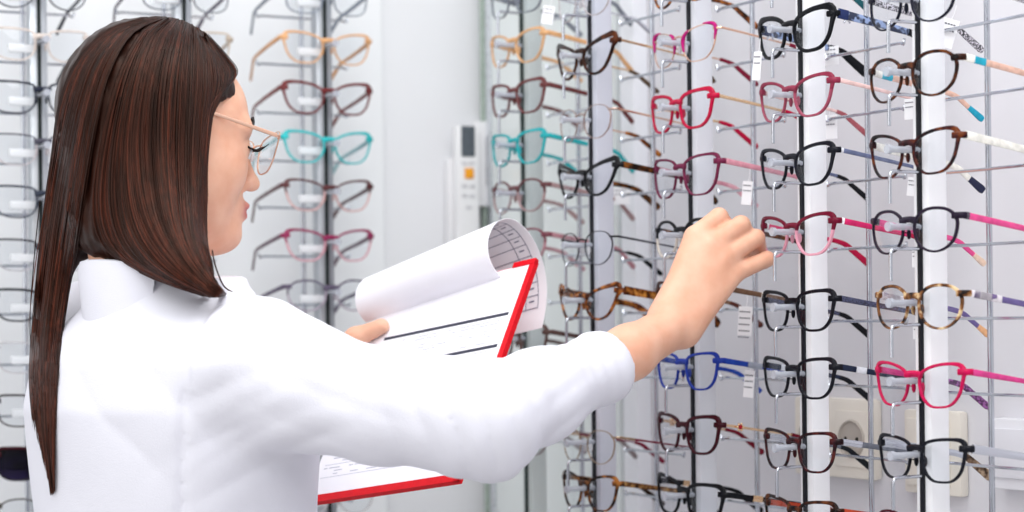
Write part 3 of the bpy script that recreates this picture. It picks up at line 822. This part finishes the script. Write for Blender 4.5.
# arms
body.chain([(S_R, .044), (A(300, 384, 1.265), .042), (A(380, 407, 1.250), .036), (A(450, 413, 1.240), .034), (A(488, 417, 1.245), .0315), (A(540, 396, 1.310), .0270), (A(600, 369, 1.385), .0235), (A(628, 353, 1.418), .0242), (W_R, .0228)], .02)
body.cap(S_L, E_L, .045, .034, .02); body.chain([(E_L, .034), (E_L * .55 + W_L * .45, .032), (W_L, .0235)], .02)
# right hand: back of the hand to the camera, four fingers curled over the frame, thumb behind
mcp = [A(695, 237, 1.498), A(710, 246, 1.492), A(724, 258, 1.492), A(735, 273, 1.496)]
pip = [A(719, 217, 1.514), A(741, 225, 1.512), A(756, 238, 1.516), A(767, 259, 1.516)]
dip = [A(729, 230, 1.542), A(749, 239, 1.542), A(759, 250, 1.543), A(764, 262, 1.538)]
tpp = [A(721, 243, 1.562), A(739, 249, 1.564), A(750, 255, 1.562), A(755, 265, 1.556)]
rad = [(.0112, .0098, .0086, .0076), (.0114, .0100, .0088, .0077), (.0108, .0094, .0083, .0073), (.0098, .0084, .0074, .0066)]
Wv = (W_R - E_R) / np.linalg.norm(W_R - E_R)
hx = (mcp[3] - mcp[0]) / np.linalg.norm(mcp[3] - mcp[0])
for i in range(4):
    wi = W_R + hx * (i - 1.5) * .0085
    body.cap(wi, mcp[i], .0146, rad[i][0] + .0004, .012)
    body.chain([(mcp[i], rad[i][0]), (pip[i], rad[i][1])], .0030)
    body.chain([(pip[i], rad[i][1]), (dip[i], rad[i][2])], .0020)
    body.chain([(dip[i], rad[i][2]), (tpp[i], rad[i][3])], .0020)
body.chain([(W_R + hx * -.012, .016), (A(684, 285, 1.510), .0165), (A(694, 262, 1.538), .0120)], .014)
body.chain([(A(694, 262, 1.538), .0120), (A(708, 252, 1.564), .0105), (A(719, 249, 1.582), .0088)], .005)
# left hand: thumb on the page, fingers behind the board
Lp = np.array(BP(-.02, .13, 0.0)); 
thumb_t = np.array(BP(.115, .195, .010)); thumb_m = np.array(BP(-.02, .245, .015)); thumb_b = np.array(BP(-.16, .32, .006))
palm_k = [np.array(BP(-.12, .17 + .085 * i, -.024)) for i in range(4)]
for i in range(4):
    wi = W_L + (palm_k[3] - palm_k[0]) * .2 * (i - 1.5) / 1.5
    body.cap(wi, palm_k[i], .0165, .0125, .016)
    f1 = np.array(BP(.03, .16 + .085 * i, -.027)); f2 = np.array(BP(.16, .165 + .08 * i, -.021)); f3 = np.array(BP(.25, .17 + .075 * i, -.0155))
    body.chain([(palm_k[i], .0105), (f1, .0095), (f2, .0085), (f3, .0072)], .004)
body.chain([(W_L, .018), (thumb_b, .0150), (thumb_m, .0112), (thumb_t, .0088)], .008)

# skin
m_, nt_, b_ = base_mat('skin'); SKIN = m_
r_, n_ = noise_ramp(nt_, 45, [(0.3, '#dfa588'), (0.7, '#eab89d')])
vc = nt_.nodes.new('ShaderNodeVertexColor'); vc.layer_name = 'makeup'
mxc = nt_.nodes.new('ShaderNodeMix'); mxc.data_type = 'RGBA'
sep = nt_.nodes.new('ShaderNodeSeparateColor'); nt_.links.new(vc.outputs[0], sep.inputs[0])
nt_.links.new(sep.outputs[0], mxc.inputs[0]); nt_.links.new(r_.outputs[0], mxc.inputs[6]); mxc.inputs[7].default_value = lin('#b03a4c')
nt_.links.new(mxc.outputs[2], b_.inputs['Base Color'])
b_.inputs['Roughness'].default_value = .48
b_.inputs['Subsurface Weight'].default_value = .12; b_.inputs['Subsurface Radius'].default_value = (.012, .004, .002); b_.inputs['Subsurface Scale'].default_value = .6
v, f = surface(lambda X, c: body(X, c), (-.62, 1.12 + DS, .90), (.30, 1.84 + DS, 1.72), .0024)
bo = npmesh('body', v - np.array([T0[0], T0[1], 0]), f, SKIN, woman)
L = (v - HC) @ HAX.T / HS
lip = np.exp(-(((L[:, 2] + .083) / .0095) ** 4)) * (L[:, 0] > .090) * np.exp(-((L[:, 1] / .022) ** 4))
ca = bo.data.color_attributes.new('makeup', 'FLOAT_COLOR', 'POINT')
ca.data.foreach_set('color', np.stack([lip, lip, lip, np.ones(len(lip))], 1).astype(np.float32).ravel())

# eye, lashes, brow
def child(mb, name, mat, parent, smooth=True):
    mb.v = [v - Vector((T0[0], T0[1], 0)) for v in mb.v]
    return mb.build(name, mat, parent, smooth)
HAIRDK = plastic('#1a0f0c', .5)
for s in (1, -1):
    mb = MB(); mb.ball(H(.0835, s * .031, -.0225), .0112, 16); e = child(mb, 'eye', plastic('#e9e6e6', .1), woman)
    q = MB(); q.ball(H(.0900, s * .030, -.0240), .0058, 12); child(q, 'iris', plastic('#2b1a14', .1), e)
    mb = MB()
    for k in range(16):
        t = k / 15; r = s * (.019 + .026 * t)
        p0 = H(.0945 - .011 * t * t, r, -.0175 - .003 * t); p1 = H(.1035 - .008 * t * t, r + s * .004 * t, -.0195 - .003 * t); p2 = H(.1105 - .007 * t * t, r + s * .008 * t, -.0140)
        mb.tube([p0, (p0 + p1) / 2 + Hu * -.0006, p1, p2], lambda i: (.0012, .0011, .0008, .0003)[i], 5)
    mb.tube([H(.0945 - .011 * (k / 8) ** 2, s * (.018 + .028 * k / 8), -.0172 - .003 * k / 8) for k in range(9)], .0011, 6)
    child(mb, 'eyelashes', HAIRDK, woman)
    mb = MB(); mb.sweep([H(.0985 - .016 * (k / 10) ** 1.6, s * (.014 + .034 * k / 10), .0035 + .006 * math.sin(k / 10 * 2.4)) for k in range(11)],
        lambda i: [(.0016 * math.cos(q * math.pi / 3), (.0052 * math.sin(math.pi * (i + 1.2) / 12.5)) * math.sin(q * math.pi / 3)) for q in range(6)])
    child(mb, 'eyebrow', HAIRDK, woman)

# coat -------------------------------------------------------------
SLV = [(A(258, 357, 1.275), .056), (A(300, 386, 1.265), .0545), (A(380, 407, 1.250), .0475), (A(450, 413, 1.240), .0470), (A(488, 417, 1.245), .0465),
       (A(540, 396, 1.310), .0405), (A(600, 369, 1.385), .0310), (A(624, 359, 1.412), .0288)]
slv = Sdf(); slv.chain(SLV, .02); slv.cap(A(470, 440, 1.235), A(494, 456, 1.24), .024, .015, .03)
lslv = Sdf(); cl = W_L * .86 + E_L * .14
lslv.chain([(S_L, .060), (S_L * .5 + E_L * .5, .056), (E_L, .050), (cl, .032)], .02)
PZ = np.array([.60, .90, 1.05, 1.20, 1.30, 1.345, 1.372, 1.395, 1.415, 1.44, 1.48])
PA = np.array([.225, .195, .142, .140, .163, .168, .145, .110, .082, .066, .060])
PB = np.array([.185, .155, .125, .128, .130, .118, .098, .080, .068, .060, .058])
def coat_raw(X):
    z = X[:, 2]; a = np.interp(z, PZ, PA); b = np.interp(z, PZ, PB)
    u = (X[:, :2] - T0) @ RT[:2]; w = (X[:, :2] - T0) @ FW[:2] + .012 - .03 * np.clip(1.30 - z, 0, .3)
    k0 = np.sqrt((np.abs(u) / a) ** 2.3 + (np.abs(w) / b) ** 2.3 + 1e-12) ** (2 / 2.3)
    d = (k0 - 1) * np.minimum(a, b) * .85
    d = np.maximum(d, z - 1.425); d = np.maximum(d, .62 - z)
    for sd, k in ((slv, .032), (lslv, .045)):
        e = sd(X)
        hh = np.clip(.5 + .5 * (e - d) / k, 0, 1); d = e * (1 - hh) + d * hh - k * hh * (1 - hh)
    return d
cuffc = SLV[-1][0]; cuffd = (W_R - SLV[-3][0]); cuffd /= np.linalg.norm(cuffd)
FOLDS = [  # centre, radius, direction across which the folds repeat, frequency, depth
    (A(480, 420, 1.20), .075, A(560, 400, 1.22) - A(470, 440, 1.20), 150, .0042),
    (A(250, 425, 1.24), .070, A(250, 360, 1.2) - A(290, 430, 1.2), 105, .0026),
    (A(330, 400, 1.18), .075, A(330, 330, 1.2) - A(300, 420, 1.2), 95, .0028),
    (A(590, 365, 1.36), .050, A(640, 345, 1.36) - A(560, 385, 1.30), 210, .0022),
    (A(120, 400, 1.22), .12, np.array([.8, .2, .25]), 60, .0022),
    (A(235, 325, 1.24), .06, A(300, 340, 1.2) - A(230, 300, 1.2), 95, .0020),
    (A(280, 455, 1.22), .06, A(280, 420, 1.2) - A(300, 480, 1.2), 150, .0030),
    (A(550, 420, 1.29), .06, A(560, 360, 1.2) - A(590, 420, 1.2), 160, .0028),
]
SEAMC = A(212, 372, 1.29); SEAMN = E_R - S_R + RT * .05 + UPV * .03; SEAMN = SEAMN / np.linalg.norm(SEAMN)
def coat(X, c=None):
    d = coat_raw(X)
    near = np.abs(d) < .03
    if near.any():
        Y = X[near]; disp = .0014 * wnoise(Y, 3, 28, 10)
        for i, (fc, fr, fd, fq, am) in enumerate(FOLDS):
            fd = fd / np.linalg.norm(fd); g = np.exp(-(((Y - fc) ** 2).sum(1)) / fr ** 2)
            ph_ = Y @ fd * fq * .8 + 1.1 * wnoise(Y, 20 + i, 16, 8)
            disp += am * g * (np.abs(np.sin(ph_)) ** .7 - .6)
        sd_ = (Y - SEAMC) @ SEAMN; sr = np.linalg.norm(Y - SEAMC, axis=1)
        disp -= .0030 * np.exp(-(sd_ / .0035) ** 2) * (sr < .17)
        d[near] = d[near] - disp
        # hollow cuff and a stitched hem
        h = (Y - cuffc) @ cuffd; rr = np.linalg.norm((Y - cuffc) - h[:, None] * cuffd, axis=1)
        dd = d[near]
        dd = np.maximum(dd, np.where(rr < .08, h + .024, -1))
        dd = dd - .0010 * np.exp(-((h + .036) / .005) ** 2) * (rr < .05)
        d[near] = dd
    return d
COATM = paint('coat_cotton', '#e6e6ef', .75, 30, .01, bump=.25, bscale=900, spec=.25)
v, f = surface(coat, (-.68, 1.02 + DS, .58), (.16, 1.86 + DS, 1.50), .0042)
ct = npmesh('lab_coat', v - np.array([T0[0], T0[1], 0]), f, COATM, woman)
# collar: a folded band round the neck
mb = MB(); pts = []
nb = NB + UPV * .042
for k in range(25):
    an = -1.75 + 2.75 * k / 24
    dirv = -FW * math.cos(an) + RT * math.sin(an)
    pts.append(Vector(nb + dirv * (.066 + .004 * math.cos(an)) - UPV * (.012 - .012 * math.cos(an)) ))
def csec(i):
    return [(-.004, .018), (-.001, .021), (.003, .020), (.005, .010), (.000, -.045), (-.006, -.047), (-.005, -.020), (-.004, .0)]
mb.sweep(pts, csec)
child(mb, 'collar', COATM, ct)

# trousers and shoes under the coat
leg = Sdf()
for s in (1, -1):
    hp = np.array([T0[0], T0[1], .92]) + RT * s * .085; kn = np.array([T0[0], T0[1], .50]) + RT * s * .09 + FW * .015; an = np.array([T0[0], T0[1], .09]) + RT * s * .09
    leg.chain([(hp, .085), (kn, .060), (an, .048)], .03)
v, f = surface(lambda X, c: np.maximum(leg(X, c), .07 - X[:, 2]), (-.65, 1.15 + DS, .05), (-.02, 1.65 + DS, 1.04), .009)
npmesh('trousers', v - np.array([T0[0], T0[1], 0]), f, paint('trouser_cloth', '#e6e6ea', .8, 20, .02), woman)
for s in (1, -1):
    sh = Sdf(); b0 = np.array([T0[0], T0[1], .048]) + RT * s * .09
    sh.cap(b0 - FW * .055, b0 + FW * .02, .038, .037, .02); sh.cap(b0 + FW * .02 - UPV * .008, b0 + FW * .14 - UPV * .018, .042, .030, .02); sh.cap(b0, b0 + UPV * .05, .040, .042, .02)
    v, f = surface(lambda X, c: np.maximum(sh(X, c), .003 - X[:, 2]), tuple(b0 - .24), tuple(b0 + .24), .006)
    npmesh('shoe', v - np.array([T0[0], T0[1], 0]), f, paint('shoe_leather', '#efeff0', .5, 20, .02), woman)

# hair -------------------------------------------------------------
hair = Sdf()
hair.ell(H(-.012, 0, .004), HAX, (.0915, .080, .092), .02)
hair.cap(H(-.034, .022, -.005), A(132, 205, 1.37), .066, .058, .02)
hair.cap(H(-.036, -.02, -.03), A(100, 205, 1.42), .047, .036, .012)
hair.cap(A(100, 170, 1.41), A(80, 235, 1.41), .032, .022, .012)
hair.cap(A(150, 200, 1.345), A(186, 264, 1.285), .046, .020, .02)
hair.cap(A(186, 264, 1.285), A(216, 291, 1.262), .020, .006, .015)
hair.cap(A(185, 150, 1.355), A(190, 235, 1.335), .022, .016, .02)
hair.cap(A(120, 215, 1.37), A(160, 258, 1.31), .046, .020, .02)
hair.cap(A(98, 135, 1.41), A(66, 235, 1.41), .028, .017, .012)
hair.cap(A(66, 235, 1.41), A(51, 320, 1.40), .017, .008, .02)
hair.cap(A(51, 320, 1.40), A(50, 400, 1.37), .008, .004, .01)
FU = np.array([-.30, -.12, -.03, .010, .032, .048, .066, .12]); FF = np.array([.030, .024, .020, .028, .066, .092, .115, .20])
def hair_f(X, c=None):
    d = hair(X)
    l = (X - HC) @ HAX.T
    fh = np.interp(l[:, 2], FU, FF)
    cut = np.where(l[:, 2] > -.16, l[:, 0] - fh - .15 * np.clip(.0 - l[:, 1], -.02, .02), -1)
    cut = cut * .7
    k = .006; hh = np.clip(.5 - .5 * (cut - d) / -k * 1, 0, 1)
    d = np.maximum(d, cut)
    return d - .0006 * wnoise(X * np.array([1, 1, .10]), 41, 420, 12)
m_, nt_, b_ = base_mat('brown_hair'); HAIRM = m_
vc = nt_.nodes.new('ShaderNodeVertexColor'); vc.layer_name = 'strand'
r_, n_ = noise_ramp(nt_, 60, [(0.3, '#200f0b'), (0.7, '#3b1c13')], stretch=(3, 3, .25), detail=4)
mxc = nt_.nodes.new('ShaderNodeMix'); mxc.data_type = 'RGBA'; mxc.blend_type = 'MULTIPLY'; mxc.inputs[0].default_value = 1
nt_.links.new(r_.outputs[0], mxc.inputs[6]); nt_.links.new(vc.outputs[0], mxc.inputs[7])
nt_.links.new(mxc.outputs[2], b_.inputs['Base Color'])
b_.inputs['Roughness'].default_value = .42; b_.inputs['Specular IOR Level'].default_value = .28; b_.inputs['Specular Tint'].default_value = (.9, .62, .5, 1)
v, f = surface(hair_f, (-.56, 1.20 + DS, 1.30), (-.18, 1.60 + DS, 1.74), .0028)
hv, hf = v, f

def march(ox, fns):
    """first hit (or closest approach) along camera rays for pixel pairs -> distance d"""
    o = np.array([0, 0, CAMZ]); D = np.array([np.array(at(p[0], p[1], 1.0)) - o for p in ox])
    ln = np.linalg.norm(D, axis=1); t = np.full(len(D), 1.05 + DS); best = np.full(len(D), 9.0); bt = t.copy()
    for _ in range(60):
        X = o + D * t[:, None]
        d = np.min([fn(X) for fn in fns], axis=0)
        up = d < best - 1e-5; best = np.where(up, d, best); bt = np.where(up, t, bt)
        t = np.where((d < .0008) | (t > 1.7 + DS), t, t + np.clip(d, .0004, .05) / ln * .8)
        if (d < .001).all(): break
    return bt
GUIDE = [
 [(148, 19), (106, 33), (76, 64), (60, 106), (53, 155), (46, 208), (40, 265), (34, 325), (31, 375), (33, 415)],
 [(152, 19), (112, 31), (85, 61), (69, 104), (58, 160), (49, 215), (41, 270), (35, 325), (31, 375), (34, 420)],
 [(155, 18), (120, 31), (95, 64), (80, 110), (69, 165), (59, 225), (50, 290), (44, 350), (45, 430), (52, 495)],
 [(160, 18), (130, 33), (108, 70), (94, 120), (83, 180), (74, 240), (64, 300), (57, 355), (54, 425), (54, 490)],
 [(165, 18), (143, 34), (122, 75), (108, 130), (100, 185), (102, 225), (116, 252), (142, 270), (172, 284), (205, 296)],
 [(172, 19), (155, 38), (142, 80), (134, 140), (138, 195), (150, 232), (168, 258), (186, 276), (202, 288), (216, 297)],
 [(180, 21), (172, 42), (163, 85), (160, 140), (164, 195), (172, 230), (184, 256), (198, 274), (210, 286), (222, 296)],
 [(190, 25), (188, 48), (186, 90), (184, 150), (185, 200), (189, 232), (196, 255), (206, 272), (216, 285), (226, 294)],
 [(200, 31), (206, 52), (207, 84), (203, 120), (200, 160), (199, 195), (199, 225), (201, 250), (206, 268), (214, 284)],
 [(206, 36), (226, 58), (236, 73), (226, 88), (214, 100), (209, 130), (206, 165), (206, 195), (205, 220), (205, 240)],
]
GA = np.array([[list(q) for q in catmull([(x, y, 0) for x, y in g], 30)] for g in GUIDE])[:, :, :2]
segs = [(0, 3.15, 950), (3.85, 9.0, 2000)]
ST = []
for a_, b_2, n_s in segs:
    for q in range(n_s):
        g = rng.uniform(a_, b_2); i0 = min(int(g), 8); fr_ = g - i0
        if i0 == 3 and fr_ < .5: c = GA[3] + (GA[3] - GA[2]) * fr_
        elif i0 == 3: c = GA[4] - (GA[5] - GA[4]) * (1 - fr_)
        else: c = GA[i0] * (1 - fr_) + GA[i0 + 1] * fr_
        c = c + rng.normal(0, .6, (1, 2)) + np.stack([np.sin(np.linspace(0, rng.uniform(2, 7), 30) + rng.uniform(0, 6)) * rng.uniform(.2, 1.6), np.zeros(30)], 1)
        n_keep = int(30 * rng.uniform(.80, 1.0)) if rng.random() < .7 else 30
        ST.append(c[:n_keep])
# loose flyaway hairs
for pl in ([(40, 200), (34, 260), (30, 330), (36, 400)], [(60, 120), (50, 180), (36, 260), (28, 330)], [(212, 250), (216, 268), (224, 286), (233, 292)]):
    ST.append(np.array([list(q) for q in catmull([(x, y, 0) for x, y in pl], 26)])[:, :2])
flat = np.concatenate(ST)
dep = march(flat, [hair_f, coat])
hvs, hfs, hcol = [hv], [hf], [np.full(len(hv), .55)]
base_n = len(hv); k0 = 0
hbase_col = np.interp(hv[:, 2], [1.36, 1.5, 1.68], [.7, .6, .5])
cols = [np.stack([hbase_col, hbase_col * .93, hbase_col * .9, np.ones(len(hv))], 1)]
CAMP = np.array([0, 0, CAMZ])
for c in ST:
    n = len(c); dd = dep[k0:k0 + n]; k0 += n
    if n < 6: continue
    # smooth depth along the strand
    ds = dd.copy()
    for _ in range(3): ds[1:-1] = (ds[:-2] + ds[1:-1] * 2 + ds[2:]) / 4
    ds = np.minimum(ds, dd + .004)
    lift = rng.uniform(.0005, .0060)
    Pn = np.array([np.array(at(x, y, z - lift)) for (x, y), z in zip(c, ds)])
    w = rng.uniform(.0004, .0010)
    T = np.gradient(Pn, axis=0); T /= np.linalg.norm(T, axis=1)[:, None] + 1e-9
    Vw = Pn - CAMP; Vw /= np.linalg.norm(Vw, axis=1)[:, None]
    sd = np.cross(T, Vw); sd /= np.linalg.norm(sd, axis=1)[:, None] + 1e-9; up = np.cross(sd, T)
    ww = w * np.minimum(1, np.minimum(np.arange(n) + 1.5, (n - np.arange(n)) * .35 + .1) / 2.0)[:, None]
    ring = np.stack([Pn + sd * ww, Pn + up * ww * .8, Pn - sd * ww, Pn - up * ww * .8], 1)
    hvs.append(ring.reshape(-1, 3))
    q = []
    for i in range(n - 1):
        for j in range(4): q.append((i * 4 + j, i * 4 + (j + 1) % 4, i * 4 + 4 + (j + 1) % 4, i * 4 + 4 + j))
    hfs.append(np.array(q) + base_n); base_n += 4 * n
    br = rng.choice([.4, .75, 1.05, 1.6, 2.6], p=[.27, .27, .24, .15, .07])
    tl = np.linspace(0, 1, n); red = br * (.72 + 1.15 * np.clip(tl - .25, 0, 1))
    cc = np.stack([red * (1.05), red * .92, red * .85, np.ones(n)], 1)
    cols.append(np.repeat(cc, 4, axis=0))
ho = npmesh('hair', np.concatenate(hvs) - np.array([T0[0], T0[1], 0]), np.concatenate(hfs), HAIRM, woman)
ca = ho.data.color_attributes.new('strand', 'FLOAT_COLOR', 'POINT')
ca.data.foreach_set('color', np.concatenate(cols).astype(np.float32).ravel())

# her own glasses: thin rose gold
gl_c = H(.115, 0, -.022)
gx = Vector(-Hr)   # local +x = her left ... front faces along Hf
wg = eyeglasses(Vector(gl_c), 0, 'thin rose gold eyeglasses worn by the woman', None, style='square', rim=RGOLD, th=.0012, thin=True,
                temple=RGOLD, tip=RGOLD, b=.0205, a=.0255, tscale=1.6, pitch=0, bend=40, tlen=.15)
lx, ly, lz = -Vector(Hr), -Vector(Hf), Vector(Hu)
if lx.cross(ly).dot(lz) < 0: lx = -lx
tl = math.radians(7); ly, lz = ly * math.cos(tl) + lz * math.sin(tl), lz * math.cos(tl) - ly * math.sin(tl)
wg.matrix_world = Matrix(((lx.x, ly.x, lz.x, gl_c[0]), (lx.y, ly.y, lz.y, gl_c[1]), (lx.z, ly.z, lz.z, gl_c[2]), (0, 0, 0, 1)))

# ------------------------------------------------------------------ clipboard
cb = empty('clipboard', BP(.5, 1, 0), 'red clipboard holding printed forms with the top sheet folded back', 'clipboard')
off = Vector(cb.location)
def cchild(mb, name, mat, parent=cb, smooth=False):
    mb.v = [v - off for v in mb.v]; return mb.build(name, mat, parent, smooth)
RED = plastic('#d8101f', .3, .04)
PAPER = paint('paper', '#f3f2f8', .7, 40, .01); PINK = paint('print_ink', '#3a3c4c', .7, 60, .05); PINK2 = paint('print_grey', '#77798f', .7, 60, .05)
def slab(mb, s0, s1, t0, t1, n0, n1, mi=0):
    vs = [BP(s, t, n) for n in (n0, n1) for (s, t) in ((s0, t0), (s1, t0), (s1, t1), (s0, t1))]
    mb.add(vs, [(0, 1, 2, 3), (4, 5, 6, 7), (0, 1, 5, 4), (1, 2, 6, 5), (2, 3, 7, 6), (3, 0, 4, 7)], mi)
mb = MB(); slab(mb, 0, 1, 0, 1, -.0035, 0); cchild(mb, 'board', RED)
mb = MB(); slab(mb, .012, .965, .01, .965, .0003, .0022); cchild(mb, 'page', PAPER)
# red raised rims at the right edge and the bottom edge
mb = MB(); slab(mb, .968, 1.0, -.002, 1.0, .0, .0030); slab(mb, 0, 1.0, .968, 1.0, .0, .0030); slab(mb, .86, 1.0, -.012, .012, -.002, .0035); cchild(mb, 'raised_edge', RED)
mb = MB()
for (s0, s1, t) in ((.13, .94, .235), (.40, .94, .385), (.10, .94, .55)):
    slab(mb, s0, s1, t, t + .014, .0022, .0025)
cchild(mb, 'form_header', PINK)
mb = MB()
r2 = random.Random(5)
for t in [.265 + .0145 * i for i in range(44)]:
    if abs(t - .39) < .014 or abs(t - .555) < .014 or t > .93: continue
    s = .06
    if (int(t * 1000) // 15) % 4 == 3:
        slab(mb, .06, .93, t, t + .0016, .0022, .0024); continue
    while s < .90:
        w = r2.uniform(.02, .07)
        if r2.random() < .55: slab(mb, s, min(.93, s + w), t, t + .0035, .0022, .0024)
        s += w + .012
cchild(mb, 'form_text', paint('faint_ink', '#b6b8c6', .7, 60, .03))
# folded back sheet
un = -BHD.normalized(); 
prof = [(-.004, .0025), (-.002, .018), (.006, .031), (.020, .039), (.040, .038), (.056, .028), (.067, .012), (.070, -.010), (.066, -.030), (.054, -.052), (.036, -.068), (.014, -.078), (-.012, -.083)]
cur = catmull([(a_, b_3, 0) for a_, b_3 in prof], 40)
start_s, end_s = -.06, .80
mb = MB(); vs = []; fs = []
def SHP(s, q, o=0.0):
    i = min(int(q * 39), 38); fr_ = q * 39 - i; p = cur[i].lerp(cur[i + 1], fr_)
    tg = (cur[i + 1] - cur[i]).normalized(); nn = Vector((-tg.y, tg.x, 0))
    p = p - nn * -o if False else p + nn * o
    flare = 1.0 - .22 * (.8 - s)        # the roll is a little tighter at its far end
    return BP(s, .03 + .10 * (.8 - s)) + un * (p.x * flare) + BN * (p.y * flare)
for j in range(2):
    for s in (start_s, (start_s + end_s) / 2, end_s):
        for i in range(40): vs.append(SHP(s, i / 39, .0004 * (1 - 2 * j)))
for j in range(2):
    for k in range(2):
        for i in range(39):
            a0 = j * 120 + k * 40 + i; fs.append((a0, a0 + 1, a0 + 41, a0 + 40))
for k in range(2):
    for i in (0, 39): a0 = k * 40 + i; fs.append((a0, a0 + 40, a0 + 160, a0 + 120))
for k in (0, 2):
    for i in range(39): a0 = k * 40 + i; fs.append((a0, a0 + 1, a0 + 121, a0 + 120))
mb.add(vs, fs); sheet = cchild(mb, 'folded_sheet', PAPER, smooth=True)
# ruled table printed on the inner side of the sheet
mb = MB()
o_in = None
def strip(s0, s1, q0, q1, o, n=10):
    vs = []; fs = []
    for i in range(n + 1):
        q = q0 + (q1 - q0) * i / n
        vs += [SHP(s0, q, o), SHP(s1, q, o)]
    for i in range(n): fs.append((2 * i, 2 * i + 1, 2 * i + 3, 2 * i + 2))
    mb.add(vs, fs)
for o in (-.0009,):
    for k in range(12):
        q = .34 + .052 * k
        strip(.25, .755, q, q + .0035, o, 2)
    for s in (.751, .68, .50, .25): strip(s, s + .004, .34, .34 + .052 * 11 + .005, o, 30)
    for k in range(11):
        strip(.70, .73, .361 + .052 * k, .367 + .052 * k, o, 1)
cchild(mb, 'printed_table', PINK2, sheet)

# ------------------------------------------------------------------ light
w = bpy.data.worlds.new('world'); SC.world = w; w.use_nodes = True
bg = w.node_tree.nodes['Background']; bg.inputs[0].default_value = (.96, .97, 1.0, 1); bg.inputs[1].default_value = .64
def area(name, loc, target, sx, sy, power, col=(1, 1, 1)):
    l = bpy.data.lights.new(name, 'AREA'); l.shape = 'RECTANGLE'; l.size = sx; l.size_y = sy; l.energy = power; l.color = col
    o = bpy.data.objects.new(name, l); COL.objects.link(o); o.location = loc
    o.rotation_euler = (Vector(target) - Vector(loc)).to_track_quat('-Z', 'Y').to_euler()
area('ceiling_light', (-.1, 1.4, 2.68), (-.1, 1.75, 0), 1.2, 1.2, 20)
area('ceiling_light_front', (.2, -.4, 2.68), (.1, 1.9, 1.2), 1.6, 1.0, 22)
area('window_light', (-1.9, .4, 1.9), (.2, 2.1, 1.3), 1.2, 1.6, 14, (1, .99, .97))

vs_ = SC.view_settings; vs_.view_transform = 'Standard'; vs_.look = 'None'; vs_.gamma = 1; vs_.exposure = 0.0; vs_.use_curve_mapping = False
SC.cycles.use_denoising = True
SC.cycles.transparent_max_bounces = 24
